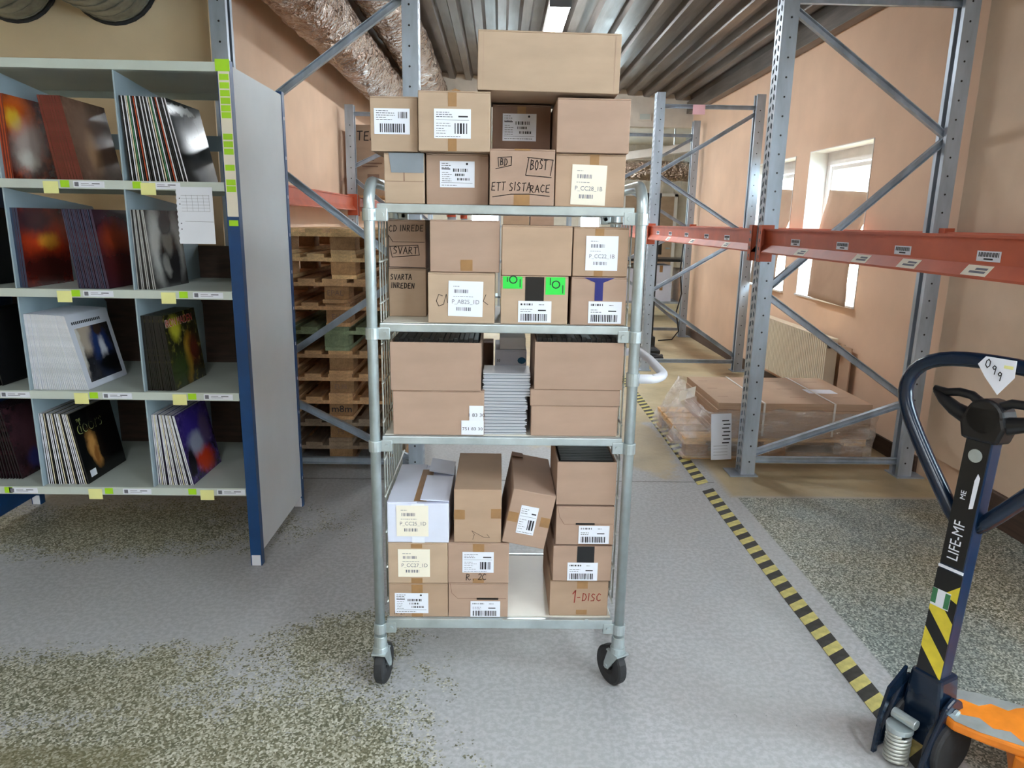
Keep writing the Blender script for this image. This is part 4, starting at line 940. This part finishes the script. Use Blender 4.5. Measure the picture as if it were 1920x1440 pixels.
L(r2, -2.19, -2.10, 8, 4, 8, ['spine_black'], 'cover_black', 'record with black spine at the left end of the second shelf', 'plain black cover at the left end of the second shelf', 2.98)

# ------------------------------------------------------------ ducts
def duct(label, x, z, r, y0, y1, mat='duct_foil', seam=.55, wob=.012, seed=1):
    rr = random.Random(seed); n = 28; mb = MB(); m = int((y1-y0)/.12); vs = []; fs = []
    for i in range(m+1):
        y = y0+(y1-y0)*i/m
        for k in range(n):
            t = 2*math.pi*k/n; q = r+rr.uniform(-wob, wob)+(.010*math.cos(8*math.pi*(y-y0)) if wob > .01 else 0); vs.append((q*math.cos(t), y, q*math.sin(t)))
    for i in range(m):
        for k in range(n): fs.append((i*n+k, i*n+(k+1) % n, (i+1)*n+(k+1) % n, (i+1)*n+k))
    mb.add(vs, fs); o = mb.build('ventilation_duct', mat, loc=(x, 0, z), smooth=True); tag(o, label, 'duct')
    y = y0+seam
    bm = MB()
    return o
duct('foil-wrapped ventilation duct running along the pink left wall', -1.265, 2.885, .20, 2.2, 10.25, seed=1)
duct('foil-wrapped ventilation duct beside the ribbed steel roof', -.93, 3.20, .20, 2.2, 10.25, seed=2)
for x, lab, sd in ((-2.10, 'galvanised duct passing through the cream wall nearest its right end', 3), (-2.625, 'galvanised duct passing through the cream wall above the record shelf', 4)):
    o = duct(lab, x, 2.755, .235, .8, PY-.001, 'duct_galvanised', wob=.0015, seed=sd)
    for k in range(6):
        y = PY-.03-k*.09; pth = [(.2365*math.cos(2*math.pi*i/28), y, .2365*math.sin(2*math.pi*i/28)) for i in range(28)]
        MB().ring_tube(pth, .0035, 6, closed=True).build('seam', 'duct_galvanised', o)
    MB().ring_tube([(.245*math.cos(2*math.pi*i/28), PY-.008, .245*math.sin(2*math.pi*i/28)) for i in range(28)], .010, 6, closed=True).build('wall_seal', 'dark_rubber', o)
    MB().ring_tube([(.235*math.cos(2*math.pi*i/28), .8, .235*math.sin(2*math.pi*i/28)) for i in range(28)], .006, 6, closed=True).build('end_ring', 'duct_galvanised', o)

# ------------------------------------------------------------ radiator, window sheets
rt = thing('radiator', 'cream panel radiator with vertical flutes under the windows', 'radiator', (WX-.12, 5.35, .19))
rl_ = 1.45; mb = MB(); n = 44
prof = []
for i in range(n):
    a = rl_*i/n; p = rl_/n; prof += [(a, 0), (a+p*.5, 0), (a+p*.62, .010), (a+p*.88, .010)]
prof.append((rl_, 0)); m = len(prof)
mb.add([(x, y, 0) for y, x in prof]+[(x, y, .47) for y, x in prof], [(i, m+i, m+i+1, i+1) for i in range(m-1)]); mb.build('fluted_front', 'radiator_white', rt)
MB().box(.012, .08, 0, rl_, 0, .47).build('body', 'radiator_white', rt, bevel=.004)
for yy in (-.004, rl_): MB().box(-.002, .085, yy, yy+.004, 0, .475).build('side_cover', 'radiator_white', rt)
MB().box(-.002, .085, 0, rl_, .47, .478).build('top_grille', 'radiator_white', rt, bevel=.002)
MB().ring_tube([(.04, -.004, .43), (.04, -.05, .43), (.08, -.05, .43), (.119, -.05, .43)], .009, 8).build('pipe', 'radiator_white', rt, smooth=True)
MB().cyl((.04, -.05, .43), (-.01, -.05, .43), .02, n=12).build('valve', 'dark_rubber', rt)
for yy in (.2, 1.2): MB().box(.08, .1195, yy, yy+.04, .1, .42).build('bracket', 'radiator_white', rt)
def curled_sheet(label, y0, y1, z0, z1, seed=0, thick=.004):
    """brown sheet standing in the window recess, bowed out into the room"""
    nu, nv = 10, 16; vs = []
    for j in range(nv+1):
        v = j/nv; z = z0+(z1-z0)*v
        for i in range(nu+1):
            u = i/nu
            bow = .05*math.sin(math.pi*min(1, v*1.15))*(1-.5*u)-.03*v
            lean_y = (.22*(1-v)**1.5*(.6 if u > .5 else 1.0))-.05
            x = WX+.135*(v**.8)-.02-bow-.05*(1-v)
            y = y0+(y1-y0)*u*(1-.15*(1-v))+.16*(v-.55)+(.03*math.sin(3*v+seed))
            vs.append((x, y, z+.05*(u-.5)*(1 if v > .7 else .3)))
    m = nu+1; fs = [(j*m+i, j*m+i+1, (j+1)*m+i+1, (j+1)*m+i) for j in range(nv) for i in range(nu)]
    o = MB().add(vs, fs).build('brown_paper_sheet', 'kraft_sheet', smooth=True); sm = o.modifiers.new('thickness', 'SOLIDIFY'); sm.thickness = thick
    tag(o, label, 'cardboard sheet'); return o
curled_sheet('bowed brown cardboard sheet leaning in the window nearer the near rack frame', 5.33, 6.1, .93, 1.78, 0)
curled_sheet('bowed brown cardboard sheet leaning in the window farther from the near rack frame', 6.72, 7.5, .93, 1.85, 1.0)
bx = box('thin brown strip standing against the wall at the radiator end', 0, .16, 0, .52, 0, .01, 'kraft_sheet', name='cardboard_offcut', flaps=False, group=None); bx.rotation_euler = (0, 0, rad(90)); bx.location = (WX-.03, 5.20, .115); bx.rotation_euler = (0, 0, rad(90))  # thin upright brown strip beside the radiator

# ------------------------------------------------------------ wrapped pallet on the right
pallet('wooden pallet under the film-wrapped stack of flat cardboard', (2.42, 4.83, 0), rad(90), 'pallet_wood_light')
PX0, PX1, PY0, PY1 = 1.43, 2.44, 4.44, 5.24
for i in range(10):
    z = .1446+i*.0235; j = R_.uniform(-.006, .006)
    o = MB().box(PX0+j, PX1+j, PY0+j, PY1+j, 0, .0225).build('flat_cardboard', 'kraft_sheet', loc=(0, 0, z), bevel=.001)
    if i < 9: tag(o, 'flat cardboard bundle in the film-wrapped stack', 'cardboard sheet', 'flat cardboard on the wrapped pallet')
    else:
        tag(o, 'topmost flat cardboard of the wrapped stack, tied with white straps', 'cardboard sheet', 'flat cardboard on the wrapped pallet')
        sl = MB()
        for (a, b) in ((.05, .12), (.55, .66), (.85, .95)):
            for yy in (.18, .42, .66): sl.box(PX0+a*.98, PX0+b*.98, PY0+yy, PY0+yy+.004, .0226, .0230)
        sl.build('slots', 'cardboard_dark', o)['kind'] = 'stuff'; MB().box(PX0+.72, PX0+.92, PY0+.30, PY0+.42, .0226, .0232).build('sticker', 'label_white', o)
zt = .1446+10*.0235
for k, xx in enumerate((PX0+.30, PX0+.76)):
    st = MB()
    for a, b, c, d in ((PY0-.009, PY1+.009, zt+.0012, zt+.0028), (PY0-.0095, PY0-.008, .16, zt+.0028), (PY1+.008, PY1+.0095, .16, zt+.0028)): st.box(xx-.007, xx+.007, a, b, c, d)
    tag(st.build('strap', 'strap_white'), 'white plastic strap around the flat cardboard stack', 'strap', 'straps of the wrapped pallet')
def film_sheet():
    """crumpled stretch film round the pallet, drawn out over its left end"""
    rr = random.Random(11); rows = []; n = 72
    levels = [(0.02, .0, 0), (.08, .004, .02), (.15, .01, .02), (.22, .012, .028), (.29, .012, .03), (.345, .010, .03)]
    x0, x1, y0, y1 = 1.205, 2.455, 4.405, 5.26
    def loop(z, f):
        xl = x0+(.02+.62*max(0, z-.12)) if z > .12 else x0
        P = [(xl, y0), (x1, y0), (x1, y1), (xl, y1)]; per = []
        for a in range(4):
            p, q = P[a], P[(a+1) % 4]
            for k in range(n//4): t = k/(n/4); per.append((p[0]+(q[0]-p[0])*t, p[1]+(q[1]-p[1])*t))
        return per
    vs = []
    for z, o, jit in levels:
        for x, y in loop(z, o): vs.append((x+rr.uniform(-jit, jit)*.45, y-(.012 if y < 4.5 else -.012 if y > 5.2 else 0)*(1 if z > .1 else .4)+rr.uniform(-jit, jit)*.25, z+rr.uniform(-jit, jit)*.8+(.06*math.exp(-((x-1.4)/.12)**2)*math.exp(-((y-5.1)/.2)**2) if z > .3 else 0)))
    fs = [(j*n+i, j*n+(i+1) % n, (j+1)*n+(i+1) % n, (j+1)*n+i) for j in range(len(levels)-1) for i in range(n)]
    o = MB().add(vs, fs).build('stretch_film', 'stretch_film', smooth=False); s = o.modifiers.new('sub', 'SUBSURF'); s.levels = 2; s.render_levels = 2
    tx = bpy.data.textures.new('crumple', 'CLOUDS'); tx.noise_scale = .045; d = o.modifiers.new('crumple', 'DISPLACE'); d.texture = tx; d.strength = .045; d.mid_level = .3
    tag(o, 'crumpled clear stretch film wrapped around the cardboard pallet', 'film')
film_sheet()
ps = MB().box(0, .13, -.0006, .0006, 0, .30).build('delivery_note', 'label_white', loc=(1.375, 4.325, .03), rot=(rad(-4), rad(-3), 0)); tag(ps, 'white printed delivery note hanging on the wrapped pallet beside the rack frame', 'paper')
pr = MB()
for k in range(7): pr.rect(.07+.008*(k % 2), .25-k*.024, .045, .008, -.0009)
for k in range(4): pr.rect(.015, .09-k*.02, .09, .0015, -.0009)
pr.build('print', 'ink', ps)
ps2 = MB().box(0, .13, -.0006, .0006, 0, .10).build('delivery_note', 'label_cream', loc=(1.29, 4.9, .27), rot=(rad(-50), rad(-25), rad(-40))); tag(ps2, 'crumpled blank note under the film at the left end of the wrapped pallet', 'paper')

# ------------------------------------------------------------ pallet jack
jack = thing('pallet_jack', 'orange hand pallet jack with a dark blue tiller and looped handle', 'pallet jack', (1.245, 1.765, 0), rad(-63))
MB().prism([(-.034, -.030), (.034, -.030), (.034, .022), (.022, .030), (-.022, .030), (-.034, .022)], .20, 1.0, 'z').build('tiller_shaft', 'shaft_blue', jack, bevel=.006)
lp = [(.03, 0, .735), (.10, 0, .85), (.165, 0, .955)]
lp = [(-x*1.22, y, z) for x, y, z in [(0.012, 0, .70), (.06, 0, .775), (.12, 0, .87), (.175, 0, .965), (.196, 0, 1.02), (.200, 0, 1.06), (.188, 0, 1.105), (.155, 0, 1.140), (.10, 0, 1.157), (.05, 0, 1.162)]]
loop = lp+[(0, 0, 1.163)]+[(-x, y, z) for x, y, z in reversed(lp)]
lo = MB().ring_tube(loop, .0215, 14).build('handle_loop', 'handle_blue', jack, smooth=True); ss = lo.modifiers.new('sub', 'SUBSURF'); ss.levels = 1; ss.render_levels = 1
hb = MB().cyl((0, -.036, 1.02), (0, .036, 1.02), .05, n=22).prism([(-.046, .955), (.046, .955), (.058, 1.0), (.04, 1.05), (-.04, 1.05), (-.058, 1.0)], -.036, .034).build('lever_housing', 'black_plastic', jack, bevel=.008)
for q in (-1, 1):
    a = [(0, 0, 1.0), (q*.05, -.004, 1.008), (q*.09, -.006, 1.022), (q*.125, -.006, 1.042), (q*.15, -.006, 1.062)]
    b = [(q*.155, -.006, 1.066), (q*.12, -.006, 1.062), (q*.085, -.008, 1.070), (q*.05, -.010, 1.068), (q*.02, -.010, 1.05), (0, -.010, 1.03)]
    MB().ring_tube(a, [.030, .024, .020, .016, .010], 12).build('lever_wing', 'black_plastic', jack, smooth=True)
    MB().ring_tube(b, [.009, .011, .012, .012, .014, .016], 10).build('lever_wing', 'black_plastic', jack, smooth=True)
# decals
face = MB().box(-.031, .031, -.0315, -.0303, .60, .955).build('front_decal', 'black_plastic', jack)
MB().cyl((0, -.0325, .915), (0, -.0312, .915), .018, n=20).build('round_badge', 'zinc', face)
def vtext(body, size, x, z, mat, par, y=-.0320, sx=1.0):
    vs, fs = text_geo(body); MB().add([(x-b*size, y, z+a*size*sx) for a, b in vs], [tuple(f) for f in fs]).build('lettering', mat, par)
vtext('LIFE-MF', .042, .012, .618, 'label_white', face, sx=.82); vtext('ME', .02, -.002, .79, 'label_white', face)
MB().prism([(.012, .77), (.022, .775), (.024, .86), (.017, .87), (.012, .85)], -.0325, -.0316).build('scraped_sticker', 'label_white', face)
MB().box(-.034, .034, -.0318, -.0303, .588, .596).build('white_line', 'label_white', jack)
hz = MB().box(-.0345, .0345, -.0316, -.0303, .24, .585).build('hazard_decal', 'black_plastic', jack)
for z in (.272, .385): MB().prism([(-.034, z+.075), (-.034, z+.135), (.034, z+.06), (.034, z)], -.0324, -.0317).build('yellow_stripe', 'hazard_yellow', hz)
MB().prism([(-.004, .518), (.034, .505), (.034, .555)], -.0324, -.0317).build('yellow_stripe', 'hazard_yellow', hz)
wl_ = MB().box(-.034, .016, -.0330, -.0318, .475, .525).build('inspection_sticker', 'label_white', hz); MB().box(-.034, -.020, -.0336, -.0331, .482, .525).box(.002, .016, -.0336, -.0331, .478, .522).build('green_print', 'spine_green', wl_)
# hydraulic foot
MB().prism([(-.045, .28), (.045, .28), (.055, .16), (.075, .06), (-.075, .06), (-.055, .16)], -.035, .05).build('pump_bracket', 'handle_blue', jack, bevel=.01)
for q in (-1, 1):
    lug = MB().prism([(-.12, .03), (.06, .03), (.09, .10), (.035, .215), (.0, .235), (-.035, .215), (-.10, .09)], q*.065-.008, q*.065+.008, 'x').build('pivot_lug', 'handle_blue', jack, bevel=.006)
    MB().cyl((q*.074, 0, .19), (q*.082, 0, .19), .014, n=14).build('pivot_pin', 'zinc', lug)
sp = [(-.02+.030*math.cos(t*.5), -.085+.030*math.sin(t*.5), .008+t*.00092) for t in range(0, 100)]
MB().ring_tube(sp, .0055, 6).build('return_spring', 'wire_steel', jack, smooth=True)
MB().cyl((-.02, -.085, .004), (-.02, -.085, .115), .014, n=14).cyl((-.02, -.085, .104), (-.02, -.085, .120), .036, n=18).build('pump_piston', 'zinc', jack, bevel=.002)
MB().cyl((-.05, -.075, .140), (.02, -.075, .140), .015, n=14).build('roller', 'zinc', jack, bevel=.002)
MB().prism([(-.135, .02), (-.125, .14), (-.10, .22), (-.03, .27), (-.03, .22), (-.085, .19), (-.115, .13), (-.12, .02)], -.064, -.055, 'x').build('roller_guard', 'handle_blue', jack)
for q in (-1, 1):
    MB().cyl((q*.045, 0, .085), (q*.09, 0, .085), .085, n=28).build('steer_wheel', 'dark_rubber', jack, bevel=.008)
# chassis and forks
MB().prism([(-.10, .14), (-.085, .06), (-.04, .02), (.04, .02), (.085, .06), (.10, .14), (.11, .26), (.27, .40), (.27, .48), (-.27, .48), (-.27, .40), (-.11, .26)], .165, .195, 'z').build('chassis_plate', 'jack_orange', jack, bevel=.008)
MB().prism([(-.10, .20), (.10, .20), (.27, .41), (.27, .48), (-.27, .48), (-.27, .41)], .08, .165, 'z').build('chassis_body', 'jack_orange', jack, bevel=.006)
for q in (-1, 1): MB().prism([(q*a, b) for a, b in [(.095, .12), (.08, .062), (.04, .026), (.02, .05), (.04, .08), (.03, .12), (.06, .15), (.05, .19), (.075, .21), (.098, .24)]], .1952, .1962, 'z').build('bare_metal_patch', 'zinc', jack)
for q in (-1, 1):
    MB().prism([(q*.12, .48), (q*.27, .48), (q*.27, 1.12), (q*.24, 1.20), (q*.15, 1.20), (q*.12, 1.12)], .055, .115, 'z').build('fork', 'jack_orange', jack, bevel=.006)
    MB().cyl((q*.15, 1.08, .04), (q*.24, 1.08, .04), .04, n=18).build('load_wheel', 'dark_rubber', jack)
# paper tag folded over the loop
tg = MB(); P = [(-.03, -.022, 1.178), (.045, -.022, 1.178), (.05, -.026, 1.135), (.02, -.030, 1.085), (-.02, -.027, 1.125), (-.045, -.024, 1.155)]
tg.add(P+[(x, y-.0012, z) for x, y, z in P], [(0, 1, 2, 3, 4, 5), (11, 10, 9, 8, 7, 6)]+[(i, i+6, (i+1) % 6+6, (i+1) % 6) for i in range(6)])
tag_o = tg.build('paper_tag', 'label_white', loc=jack.location, rot=(0, 0, rad(-63))); tag(tag_o, 'white paper tag with handwritten digits folded over the jack handle', 'tag')
mb = MB()
for ch, x, z in (('O', -.024, 1.150), ('9', -.006, 1.136), ('9', .010, 1.122)):
    for st in HW[ch]: mb.stroke([(x+a*.022, z+b*.022) for a, b in st], .0026, -.0305)
mb.build('handwriting', 'ink', tag_o); MB().rect(.020, 1.155, .022, .008, -.0262).build('yellow_mark', 'sticky_yellow', tag_o)

TL = rad(4.6); pv = Vector((0, 0, .2)); Rl = Matrix.Rotation(-TL, 3, 'X')
for o in list(jack.children):
    if o.name.split('.')[0] in ('tiller_shaft', 'handle_loop', 'lever_housing', 'lever_wing', 'front_decal', 'white_line', 'hazard_decal'):
        o.rotation_euler = (-TL, 0, 0); o.location = pv-Rl @ pv
    if o.name.split('.')[0] in ('chassis_plate', 'chassis_body', 'bare_metal_patch', 'fork', 'load_wheel'):
        o.rotation_euler = (0, 0, rad(-59))
tag_o.rotation_euler = (-TL, 0, rad(-63)); tag_o.location = jack.location+Matrix.Rotation(rad(-63), 3, 'Z') @ (pv-Rl @ pv)

# ------------------------------------------------------------ far clutter
GF = None
def far_box(label, x0, x1, y, d, z0, z1, mat='cardboard', name='cardboard_box'):
    o = box(label, x0, x1, z0, z1, y, d, mat, name=name, group=None); tape_strip(o, 0, (z1-z0)*.6, z1-z0-.004, .05); return o
# boxes on the left rack behind the load
far_box('tall brown box with TEA in marker on the left rack beyond the orange beam', -1.46, -1.0, 7.55, .45, 1.735, 2.42, 'cardboard')
tb = bpy.data.objects[-1] if False else [o for o in COL.objects if o.get('label', '').startswith('tall brown box with TEA')][0]
hand(MB(), 'TEA', -.215, .54, .085, .011, y=-.002, sx=1.0).build('handwriting', 'marker_black', tb)
MB().rect(-.17, .34, .12, .012, -.0015).rect(-.17, .31, .2, .012, -.0015).rect(-.17, .28, .16, .012, -.0015).rect(-.12, .14, .12, .07, -.0015).build('print', 'cardboard_dark', tb)
plk = MB().box(0, 1.06, 0, .8, 0, .02).build('shelf_plank', 'pallet_wood', loc=(-1.49, 7.5, 1.713)); tag(plk, 'wooden plank carrying the tall TEA box on the left rack', 'plank')
beam('orange rack beam under the TEA box along the left wall', LX0+.05, 7.45, 9.9, 1.712, 1); beam('orange rack beam under the TEA box facing the aisle', LX1-.05, 7.45, 9.9, 1.712)
rack_frame('galvanised rack frame at the very end of the left row', LX0, LX1, 9.95, 2.55, [(2.0, 2.4), (1.9, 1.1), (.6, 1.1), (.55, .1)], horiz=(.08, 2.5))
far_box('purple plastic-wrapped carton low on the left rack behind the pallets', -1.46, -1.05, 7.6, .5, 0, .9, 'cardboard_dark')
# stacker truck
st = thing('stacker_truck', 'black and dark red stacker truck parked behind the far rack frame', 'stacker', (1.78, 8.55, 0))
for xx in (-.07, .05): MB().box(xx, xx+.045, -.03, .03, .06, 1.82).build('mast', 'black_plastic', st, bevel=.004)
MB().box(-.08, .10, -.03, .03, 1.80, 1.85).build('mast_head', 'black_plastic', st)
MB().box(-.03, .10, .035, .16, .18, .95).build('motor_cover', 'stacker_red', st, bevel=.02)
MB().box(-.08, .12, -.06, .55, .05, .17).build('chassis', 'black_plastic', st, bevel=.01)
MB().prism([(-.08, -.45), (.10, -.45), (.10, -.06), (-.08, -.06)], .03, .07, 'z').build('support_leg', 'black_plastic', st, bevel=.005)
for yy in (-.38, .4): MB().cyl((-.03, yy, .05), (.05, yy, .05), .05, n=16).build('wheel', 'dark_rubber', st)
# black hose coil
hc = MB().ring_tube([(.17*math.cos(t*.3)*(1+.04*math.sin(t)), .13*math.sin(t*.3), .025+.0006*t) for t in range(64)], .02, 8).build('hose_coil', 'dark_rubber', loc=(1.66, 7.82, 0), smooth=True); tag(hc, 'coil of black hose lying on the floor behind the far rack', 'hose')
cb = MB().ring_tube([(2.42, 9.5, 1.25), (2.40, 9.5, .9), (2.44, 9.5, .6), (2.38, 9.48, .35), (2.42, 9.45, .10), (2.3, 9.3, .012), (2.1, 9.2, .012)], .009, 6).build('hanging_cable', 'dark_rubber', smooth=True); tag(cb, 'thin dark cable hanging down the farthest rack frame', 'cable')
# packing bench with cartons in the far room
bn = thing('packing_bench', 'dark packing bench in the far room seen through the rack', 'bench', (2.6, 11.4, 0))
MB().box(-.9, .9, 0, .7, .92, .96).build('bench_top', 'black_plastic', bn)
for xx in (-.85, .8):
    for yy in (.02, .62): MB().box(xx, xx+.05, yy, yy+.05, 0, .92).build('leg', 'zinc_rack', bn)
MB().box(-.85, .85, .05, .65, .25, .28).build('lower_shelf', 'zinc_rack', bn)
for i, (x0, x1, z0, z1, m_, lb) in enumerate(((1.80, 2.15, .282, .80, 'cardboard_white', 'white carton on the lower shelf of the packing bench'), (2.18, 2.40, .282, .86, 'cardboard_yellow', 'narrow tan carton on the lower shelf of the packing bench'), (2.44, 2.78, .282, .58, 'cardboard_white', 'low white carton on the packing bench shelf'), (2.44, 2.75, .5815, .86, 'cardboard_white', 'white carton stacked on the low carton of the bench shelf'), (2.9, 3.3, .282, .8, 'cardboard', 'brown carton at the end of the packing bench shelf'))):
    far_box(lb, x0, x1, 11.48, .5, z0, z1, m_)
mo = thing('monitor', 'small black monitor on the packing bench', 'monitor', (2.45, 11.6, .961)); MB().box(-.16, .16, 0, .03, .06, .30).build('screen', 'black_plastic', mo, bevel=.005); MB().box(-.03, .03, .01, .05, 0, .07).box(-.1, .1, -.04, .1, 0, .01).build('stand', 'black_plastic', mo)
# orange door leaf, white ceiling rail, duct in the far room
dd = struct(thing('door_1', None, None, (3.05, 14.9, 0))); MB().box(-.5, .5, 0, .05, 0, 2.05).build('door_leaf', 'cardboard_yellow', dd, bevel=.004); MB().box(-.56, -.5, -.02, .06, 0, 2.1).box(.5, .56, -.02, .06, 0, 2.1).box(-.56, .56, -.02, .06, 2.05, 2.11).build('door_frame', 'white_frame', dd); MB().box(.38, .46, -.04, 0, 1.0, 1.03).build('door_handle', 'zinc', dd)
n = 24; mb = MB(); m = 14; vs = []; rr = random.Random(5)
for i in range(m+1):
    for k in range(n): t = 2*math.pi*k/n; q = .17+rr.uniform(-.012, .012); vs.append((1.75+i*.13, q*math.cos(t), q*math.sin(t)))
mb.add(vs, [(i*n+k, (i+1)*n+k, (i+1)*n+(k+1) % n, i*n+(k+1) % n) for i in range(m) for k in range(n)])
o = mb.build('flexible_duct', 'duct_foil', loc=(0, 13.1, 2.42), smooth=True); tag(o, 'silver flexible duct crossing the far room below its ceiling', 'duct')
MB().box(1.9, 1.93, -.19, .19, .15, .77).box(3.3, 3.33, -.19, .19, .15, .77).build('duct_hanger', 'zinc', o)
o = MB().channel((.9, 12.6, 2.42), (2.9, 10.9, 2.62), .16, .12, .01, (0, 0, -1)).build('conveyor_rail', 'white_frame'); tag(o, 'white overhead rail slanting through the far room', 'rail')
MB().cyl((1.3, 12.26, 2.5), (1.3, 12.26, 3.06), .01, n=8).cyl((2.6, 11.155, 2.62), (2.6, 11.155, 3.06), .01, n=8).build('hanger_rod', 'zinc', o)
vt = MB().box(-.09, .09, -.012, 0, -.05, .05).build('wall_vent', 'wall_far_paint', loc=(1.97, FY, 2.93)); tag(vt, 'small pale vent plate on the wall strip below the roof', 'vent'); MB().box(-.07, .07, -.014, -.012, -.035, .035).build('vent_slot', 'shelf_grey', vt)
# cartons and racking glimpsed through the gap under the top shelf
fr = thing('steel_shelving', 'steel shelving with cartons at the end of the aisle behind the trolley', 'shelf', (.0, 12.4, 0))
for xx in (-1.2, 0, 1.2):
    for yy in (0, .5): MB().box(xx-.02, xx+.02, yy, yy+.03, 0, 2.2).build('upright', 'zinc_rack', fr)
for z in (.2, .8, 1.4, 2.0): MB().box(-1.2, 1.2, 0, .53, z, z+.03).build('shelf_board', 'zinc_rack', fr)
k = 0
for z in (.23, .83, 1.43):
    for x0 in (-1.12, -.66, .06, .52):
        if z > 1.4 and x0 < -.5: continue
        w = .40+.02*(k % 3); hh = .30+.05*(k % 3); k += 1
        nm = {.23: 'lowest', .83: 'middle', 1.43: 'top'}[z]; ps_ = {-1.12: 'left end', -.66: 'left half', .06: 'right half', .52: 'right end'}[x0]
        far_box('brown carton on the %s board, %s of the steel shelving at the aisle end' % (nm, ps_), x0, x0+w, 12.42, .42, z+.0005, z+hh, ('cardboard', 'cardboard_pink', 'cardboard_yellow')[k % 3])
